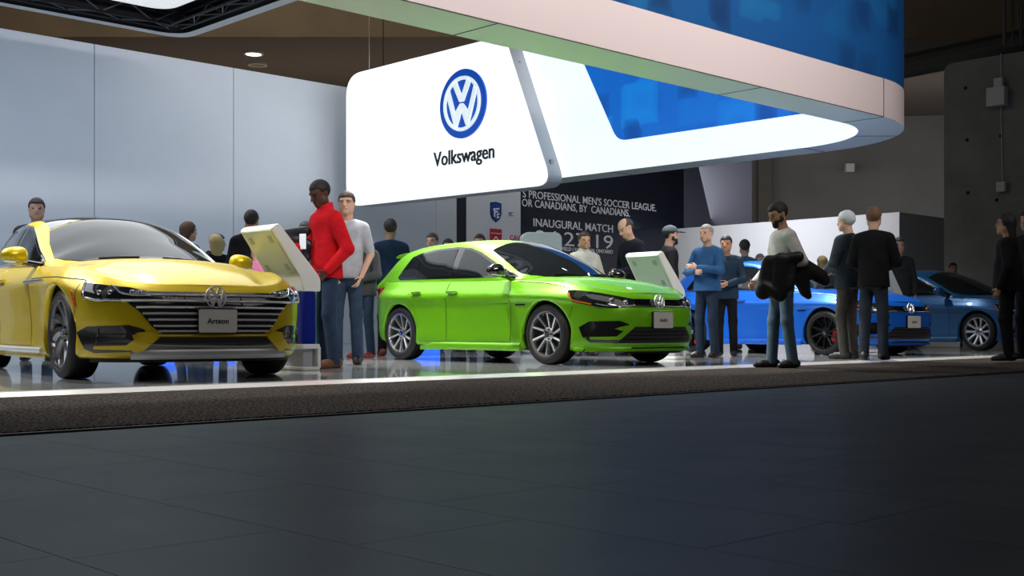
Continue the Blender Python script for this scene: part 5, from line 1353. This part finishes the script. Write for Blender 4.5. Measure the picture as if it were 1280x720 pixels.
# ================================================================== information kiosks
m_kw = mat('kiosk_white', (.74, .77, .76), .35, coat=.3); m_kb = mat('kiosk_back', (.50, .60, .55), .3, coat=.4); m_blueac = mat('acrylic_blue', (.004, .010, .12), .08, coat=1.0, emis=(.003, .012, .20), estr=.16)
def kiosk(u, v, label):
    r_ = empty('kiosk', UV(u, v, STAGE), UANG); tag(r_, label, 'kiosk', 'white tilted kiosks between the cars')   # local x = u, y = v
    bw = .54
    q = MB(); q.prism(rrect(.20, bw+.02, .03, 4), lambda p: (p[0]-.02, p[1], 0), lambda p: (p[0]-.02, p[1], .035)); q.prism(rrect(.20, bw+.02, .03, 4), lambda p: (p[0]-.02, p[1], .20), lambda p: (p[0]-.02, p[1], .245))
    q.box((.062, 0, .12), (.035, bw+.02, .2)); q.build('base', m_kw, r_, bevel=.008)
    q = MB(); q.box((-.04, 0, .12), (.10, bw-.06, .18)); q.build('base_core', mat('kiosk_grey', (.35, .36, .42), .5), r_)
    q = MB(); q.prism(rrect(.17, bw-.02, .05, 5), lambda p: (p[0]-.02, p[1], .245), lambda p: (p[0]-.02, p[1], .73)); q.build('column', m_blueac, r_, angle=40)
    # tilted head: side profile (x, z) extruded along y
    prof = round_poly([(-.10, .73), (.085, .73), (.085, .86), (-.37, 1.345), (-.455, 1.30), (-.14, .86)], [.01, .02, .05, .035, .035, .03], 4)
    q = MB(); q.prism(prof, lambda p: (p[0], -bw/2, p[1]), lambda p: (p[0], bw/2, p[1])); head = q.build('head', m_kw, r_, bevel=.012)
    d = Vector((-.455+.14, 0, 1.30-.86)); L = d.length; d.normalize(); n = Vector((-d.z, 0, d.x)); o = Vector((-.14, 0, .86))
    q = MB(); q.prism(rrect(L-.07, bw-.06, .03, 4, L/2+.01, 0), lambda p: o + d*p[0] + Vector((0, p[1], 0)) - n*.002, lambda p: o + d*p[0] + Vector((0, p[1], 0)) + n*.006); q.build('back_cover', m_kb, r_)
    for a in (.12, L-.12):
        for y in (-.16, .16):
            q = MB(); q.prism(rrect(.075, .055, .008, 2, a, y), lambda p: o + d*p[0] + Vector((0, p[1], 0)) + n*.006, lambda p: o + d*p[0] + Vector((0, p[1], 0)) + n*.011); q.build('vent', mat('kiosk_vent', (.30, .37, .35), .5), r_)
    d2 = Vector((-.37-.085, 0, 1.345-.86)); L2 = d2.length; d2.normalize(); n2 = Vector((d2.z, 0, -d2.x)); o2 = Vector((.085, 0, .86))
    q = MB(); q.prism(rrect(L2-.14, bw-.10, .01, 3, L2/2, 0), lambda p: o2 + d2*p[0] + Vector((0, p[1], 0)) - n2*.002, lambda p: o2 + d2*p[0] + Vector((0, p[1], 0)) + n2*.004); q.build('screen', mat('screen_lit', (.02, .03, .05), .1, emis=(.25, .4, .7), estr=.6), r_)
    return r_
kiosk(6.36, 9.50, 'white tilted kiosk on a dark blue column before the man in red')
kiosk(11.9, 9.55, 'white tilted kiosk on a blue column at the nose of the green car')
kiosk(17.5, 9.55, 'white tilted kiosk on a blue column at the nose of the bright blue hatchback')
# tall white information totem behind the green car
t_ = at(676, 18.5); r_ = empty('totem', t_, R(8)); tag(r_, 'tall white rounded information totem with a dark screen behind the green car', 'totem')
q = MB(); q.prism(rrect(.62, 1.86, .10, 6, 0, .93), lambda p: (p[0], -.14, p[1]), lambda p: (p[0], .14, p[1])); q.build('body', m_kw, r_, bevel=.02)
q = MB(); q.prism(rrect(.34, .72, .01, 3, -.02, 1.26), lambda p: (p[0], -.141, p[1]), lambda p: (p[0], -.150, p[1])); q.build('screen', mat('screen_dark', (.02, .035, .06), .1), r_)
# counter with a box and brochures beyond the teal car
t_ = at(1160, 25.5); r_ = empty('counter', t_, R(-30)); tag(r_, 'pale tall counter standing beyond the dark teal car', 'counter')
q = MB(); q.box((0, 0, .56), (.62, .5, 1.12)); q.build('body', m_kw, r_, bevel=.03); q = MB(); q.box((0, 0, 1.14), (.70, .58, .04)); q.build('top', m_kw, r_, bevel=.01)
q = MB(); q.box((0, 0, .115), (.56, .34, .23)); tag(q.build('carton', mat('carton_grey', (.5, .5, .47), .7), bevel=.008, loc=(t_.x, t_.y, t_.z+1.16), rz=R(-30)), 'pale carton standing on the tall counter beyond the teal car', 'box')
zz = t_.z+1.16+.23
for k in range(6):
    q = MB(); q.prism(rrect(.42, .28, .01, 2), lambda p: (p[0], p[1], 0), lambda p: (p[0], p[1], .028))
    tag(q.build('brochure_pack', mat('brochure_%d' % (k % 2), ((.35, .42, .45), (.16, .24, .28))[k % 2], .3), loc=(t_.x+random.uniform(-.04, .04), t_.y, zz+.0285*k), rz=R(-30+random.uniform(-9, 9))),
        'blue-grey brochure pack, %s of the stack on the carton' % ('lowest', 'second from the bottom', 'third from the bottom', 'third from the top', 'second from the top', 'topmost')[k], 'brochure', 'brochure packs on the carton')
# blue lit floor boxes beyond the cars
for px, d, w, lab in ((95, 15.5, .35, 'low blue lit floor box seen under the yellow car door'), (215, 15.5, .42, 'low blue lit floor box seen under the yellow car nose, left'), (276, 17.6, .42, 'low blue lit floor box seen under the yellow car nose, right'), (530, 17.7, .45, 'low blue lit floor box seen under the green car sill'), (806, 18.6, .42, 'low blue lit floor box seen under the green car nose')):
    q = MB(); q.box((0, 0, .085), (w, .3, .17)); tag(q.build('light_box', mat('blue_glow', (.02, .08, .5), .4, emis=(.02, .14, .9), estr=1.0), bevel=.02, loc=at(px, d), rz=R(10)), lab, 'light')
q = MB(); q.box((0, 0, .12), (.85, .5, .24)); q.box((0, -.02, .255), (.80, .44, .03)); tag(q.build('plinth', m_kw, bevel=.012, loc=at(1172, 24.2), rz=R(-20)), 'low pale plinth on the stage seen under the teal car', 'plinth')
# ================================================================== people
FACE_L = lambda deg: R(deg)     # yaw: 0 faces away from the camera, 180 faces the camera, 90 faces left
def stand(px, d, z=STAGE): return at(px, d, z)
jean = cloth('denim', (.030, .052, .095)); jean_l = cloth('denim_light', (.075, .125, .17)); black = cloth('black', (.010, .010, .012)); navy = cloth('navy', (.018, .035, .075)); grey = cloth('grey', (.20, .22, .24)); teal = cloth('teal_shirt', (.05, .16, .20)); blue = cloth('blue_shirt', (.03, .10, .24)); dkgrey = cloth('dark_grey', (.045, .05, .055)); redshoe = mat('shoe_red', (.25, .03, .03), .6); brown = mat('shoe_brown', (.16, .07, .035), .5); pink = cloth('pink', (.75, .25, .45))
# the man in red at the kiosk
rm, ri = person('man in a red zip fleece and jeans looking down at the white kiosk', stand(408, 11.75), R(128), 1.84, .0085, 'dark', (.010, .008, .008), 'afro_short', cloth('red_fleece', (.62, .012, .02), .9), jean, brown,
   hp=.42, hy=.10, lean=.03, jacket=True, collar=True, arms={'L': ((-.275, -.07, 1.10), (-.20, .10, .90)), 'R': ((.22, .03, 1.10), (.10, .27, 1.12))}, hands={'L': dict(palm=(1, .2, 0), curl=.6), 'R': dict(palm=(-.6, .2, .6), curl=.9)})
# the man in white holding jackets
wm, wi = person('bearded man in a white sweater and jeans holding black jackets', at(978, 12.7, CARPET), R(105), 1.75, .0085, 'tan', (.012, .010, .010), 'short', cloth('white_knit', (.62, .62, .60), .9), jean_l, mat('shoe_black', (.015, .014, .014), .5),
   hp=.38, hy=.0, arms={'L': ((-.26, -.10, 1.12), (-.19, .16, 1.06)), 'R': ((.25, .02, 1.10), (.15, .24, .92))}, beard=(.015, .012, .010), hands={'L': dict(palm=(0, .2, -1), curl=.7), 'R': dict(palm=(-.8, .2, -.3), curl=.6)},
   legs={'R': ((.10, .05, .50), (.115, .07, .085), 12), 'L': ((-.10, .0, .50), (-.11, -.06, .085), -14)})
def drape(name, label, cat, parts, m, loc, yaw, res=.011, cuts=()):
    """soft folded cloth built from overlapping rolls"""
    P = np.array([q for p in parts for q in (p[0], p[1])]); F = Field(P.min(0)-.12, P.max(0)+.12, res)
    for a, b_, ra, rb, sq in parts: F.cone(a, b_, ra, rb, .025, sq)
    for p_, n_ in cuts: F.cut(vec(*p_), vec(*n_))
    o = link_mesh(name, F.mesh(name), m, None, True, loc, yaw); return tag(o, label, cat)
S6 = 1.0
wl = (wm.location.x, wm.location.y, wm.location.z)
jk = mat('jacket_nylon', (.014, .014, .016), .42, bump=.9, bscale=11)
# jackets hang over the forearms of the man in white (camera aligned axes: x right, y away, z up)
drape('jacket', 'black jacket draped over the left forearm of the bearded man', 'jacket', [((-.20, -.25, 1.12), (.10, -.28, 1.16), .05, .06, None), ((-.20, -.26, 1.10), (-.26, -.26, .80), .075, .085, ((0, 1, 0), .5)), ((-.08, -.29, 1.12), (-.10, -.28, .78), .085, .09, ((0, 1, 0), .5)), ((.03, -.26, 1.12), (.0, -.29, .86), .07, .06, ((0, 1, 0), .5)), ((-.25, -.26, .86), (-.16, -.26, .80), .06, .07, None)], jk, wl, 0)
drape('jacket', 'second black jacket tucked under the arm of the bearded man', 'jacket', [((.16, -.16, 1.10), (.40, -.10, .98), .07, .055, ((0, 1, 0), .6)), ((.16, -.16, 1.06), (.20, -.14, .80), .10, .05, ((0, 1, 0), .5)), ((.25, -.14, 1.02), (.42, -.10, .92), .08, .06, ((0, 1, 0), .6)), ((.14, -.16, .95), (.24, -.14, .76), .08, .04, ((0, 1, 0), .5))], jk, wl, 0)
rl = (rm.location.x, rm.location.y, rm.location.z)
drape('jacket', 'black jacket bundled in the arm of the man in red', 'jacket', [((-.40, -.05, 1.32), (-.20, -.02, 1.34), .035, .05, None), ((-.36, -.05, 1.27), (-.19, -.02, 1.20), .06, .07, ((0, 1, 0), .6)), ((-.26, -.03, 1.18), (-.20, -.02, 1.08), .06, .05, ((0, 1, 0), .6))], jk, rl, 0)
q = MB(); q.box((0, 0, 0), (.075, .012, .15)); tag(q.build('phone', mat('phone_white', (.85, .87, .9), .3, emis=(.8, .9, 1), estr=.3), bevel=.006, loc=(rl[0]-.215, rl[1]-.10, rl[2]+1.235), rz=R(-25)), 'white phone held by the man in the red fleece', 'phone')
# the crowd
BG = .014
def bgp(label, px, d, h, yaw, **k): return person(label, at(px, d, k.pop('z', STAGE)), R(yaw), h, k.pop('res', BG), **k)
fold = {'L': ((-.25, .08, 1.14), (-.02, .26, 1.18)), 'R': ((.25, .08, 1.13), (.04, .24, 1.12))}
front = {'L': ((-.25, .03, 1.12), (-.08, .25, 1.05)), 'R': ((.25, .03, 1.12), (.08, .25, 1.05))}
bgp('tall person in a pale grey T-shirt just behind the man in red', 434, 12.9, 1.85, 175, skin='light', hair=(.05, .04, .035), top=cloth('pale_tee', (.38, .42, .46)), sleeve=.42, bottom=jean, arms={'L': ((-.24, -.02, 1.12), (-.17, .10, .90)), 'R': ((.24, 0, 1.12), (.12, .16, .92))})
bgp('person in a charcoal jacket and red shoes behind the green car tail', 455, 15.6, 1.68, 150, skin='light', hair=(.09, .07, .05), top=dkgrey, jacket=True, bottom=jean, shoe=redshoe, arms=front)
bgp('man in a dark blue jacket seen from behind beside the green car tail', 488, 16.7, 1.90, 10, skin='tan', hair=(.03, .02, .018), top=navy, jacket=True, bottom=black, shoe=redshoe)
bgp('dark haired person in a black hoodie seen from behind by the white wall', 314, 14.4, 1.80, 5, skin='tan', top=black, jacket=True, collar=True, bottom=black, build=1.05)
bgp('child in a pink jacket behind the yellow car mirror', 321, 13.3, 1.33, 20, skin='light', hair=(.75, .35, .5), hairstyle='cap', top=pink, extra={'cap': pink}, jacket=True, bottom=black)
bgp('person in grey partly hidden by the black hooded person', 335, 17.2, 1.85, 15, skin='light', hair=(.05, .045, .04), top=dkgrey, jacket=True)
bgp('grey haired person in grey behind the kiosk beside the man in red', 383, 16.2, 1.82, 165, skin='light', hair=(.14, .14, .14), top=grey)
bgp('dark haired person standing beyond the yellow car roof at far left', 46, 14.4, 1.94, 200, skin='light', hair=(.04, .03, .03), top=dkgrey, jacket=True)
bgp('brown haired person in black beyond the yellow car windscreen', 234, 14.6, 1.68, -40, skin='light', hair=(.09, .045, .025), hairstyle='long', top=black, jacket=True)
bgp('person bending in a black coat beyond the yellow car windscreen', 250, 16.2, 1.70, -70, skin='light', hair=(.03, .025, .02), top=black, jacket=True, lean=.35)
bgp('blond person in a black coat beyond the yellow car bonnet', 270, 14.9, 1.55, 30, skin='light', hair=(.55, .42, .18), hairstyle='long', top=black, jacket=True)
bgp('woman with tied dark hair and a pale collar beyond the green car windscreen', 730, 16.7, 1.72, 195, skin='tan', hair=(.03, .02, .015), hairstyle='bun', top=cloth('pale_collar', (.42, .45, .40)), jacket=True, collar=True, arms=front)
bgp('balding man in a dark suit looking down beyond the green car bonnet', 792, 16.7, 1.93, 118, skin='light', hair=(.05, .045, .04), hairstyle='thin', top=cloth('suit', (.012, .014, .022)), jacket=True, hp=.55, lean=.10, arms=front, bottom=black)
bgp('man in a peaked cap and dark coat beyond the second kiosk', 836, 17.4, 1.86, -80, skin='light', hairstyle='cap', extra={'cap': cloth('cap_slate', (.05, .07, .085))}, top=black, jacket=True, bottom=black, beard=(.06, .045, .035))
bgp('grey haired man in a blue shirt with folded arms by the blue hatchback', 884, 15.7, 1.74, 140, skin='light', hair=(.30, .29, .28), hairstyle='afro_short', top=blue, bottom=cloth('navy_trouser', (.016, .028, .05)), arms=fold, fat=.02, res=.011)
bgp('dark haired person in dark blue behind the grey haired man', 908, 16.6, 1.66, 160, skin='tan', hair=(.01, .015, .025), top=cloth('ink_blue', (.02, .04, .07)), jacket=True, bottom=black, arms=front)
bgp('person in a teal T-shirt seen from behind over the blue hatchback roof', 931, 21.6, 1.97, 0, skin='light', hair=(.06, .05, .045), top=teal, sleeve=.45)
bgp('grey headed person beyond the blue hatchback next to the man in white', 950, 22.4, 1.76, 170, skin='light', hair=(.3, .28, .27), top=blue)
bgp('blond person beyond the blue hatchback windscreen', 1028, 22.6, 1.74, 10, skin='light', hair=(.35, .28, .12), hairstyle='long', top=dkgrey)
bgp('white haired person in a slate jacket before the blue hatchback nose', 1060, 15.1, 1.86, 40, skin='light', hair=(.55, .62, .68), top=cloth('slate', (.035, .05, .065)), jacket=True, bottom=cloth('taupe', (.07, .065, .06)), arms=front, res=.011)
bgp('tall person in a black jacket before the blue hatchback nose', 1092, 14.6, 1.86, -25, skin='light', hair=(.16, .09, .05), top=black, jacket=True, bottom=cloth('ash_trouser', (.03, .04, .055)), arms=front, res=.011)
bgp('person in a dark jacket standing behind the third kiosk', 1123, 20.6, 1.93, 175, skin='light', hair=(.05, .05, .055), top=cloth('dusk', (.03, .035, .04)), jacket=True)
bgp('person in bright blue beyond the teal car roof', 1191, 26.6, 1.82, 175, skin='tan', top=cloth('royal', (.01, .04, .30)))
bgp('long haired person in a black coat at the right edge of the photo', 1260, 14.2, 1.74, 60, skin='tan', hair=(.012, .010, .009), hairstyle='long', top=black, jacket=True, bottom=black, fat=.03, res=.011)
bgp('dark coated person cut by the right edge behind the long haired one', 1287, 14.9, 1.84, 120, skin='tan', hair=(.012, .010, .009), top=black, jacket=True, bottom=black)
for px, yw, lab, hc in ((541, 160, 'person beyond the green car roof, left of the two beside the navy strip', (.10, .06, .035)), (560, 190, 'person beyond the green car roof, right of the two beside the navy strip', (.03, .025, .02)), (600, 170, 'person before the white crest board beyond the green car roof', (.06, .04, .03))):
    bgp(lab, px, {541: 19.0, 560: 20.2, 600: 19.2}[px], 1.88, yw, skin='light', hair=hc, top=dkgrey, jacket=True)
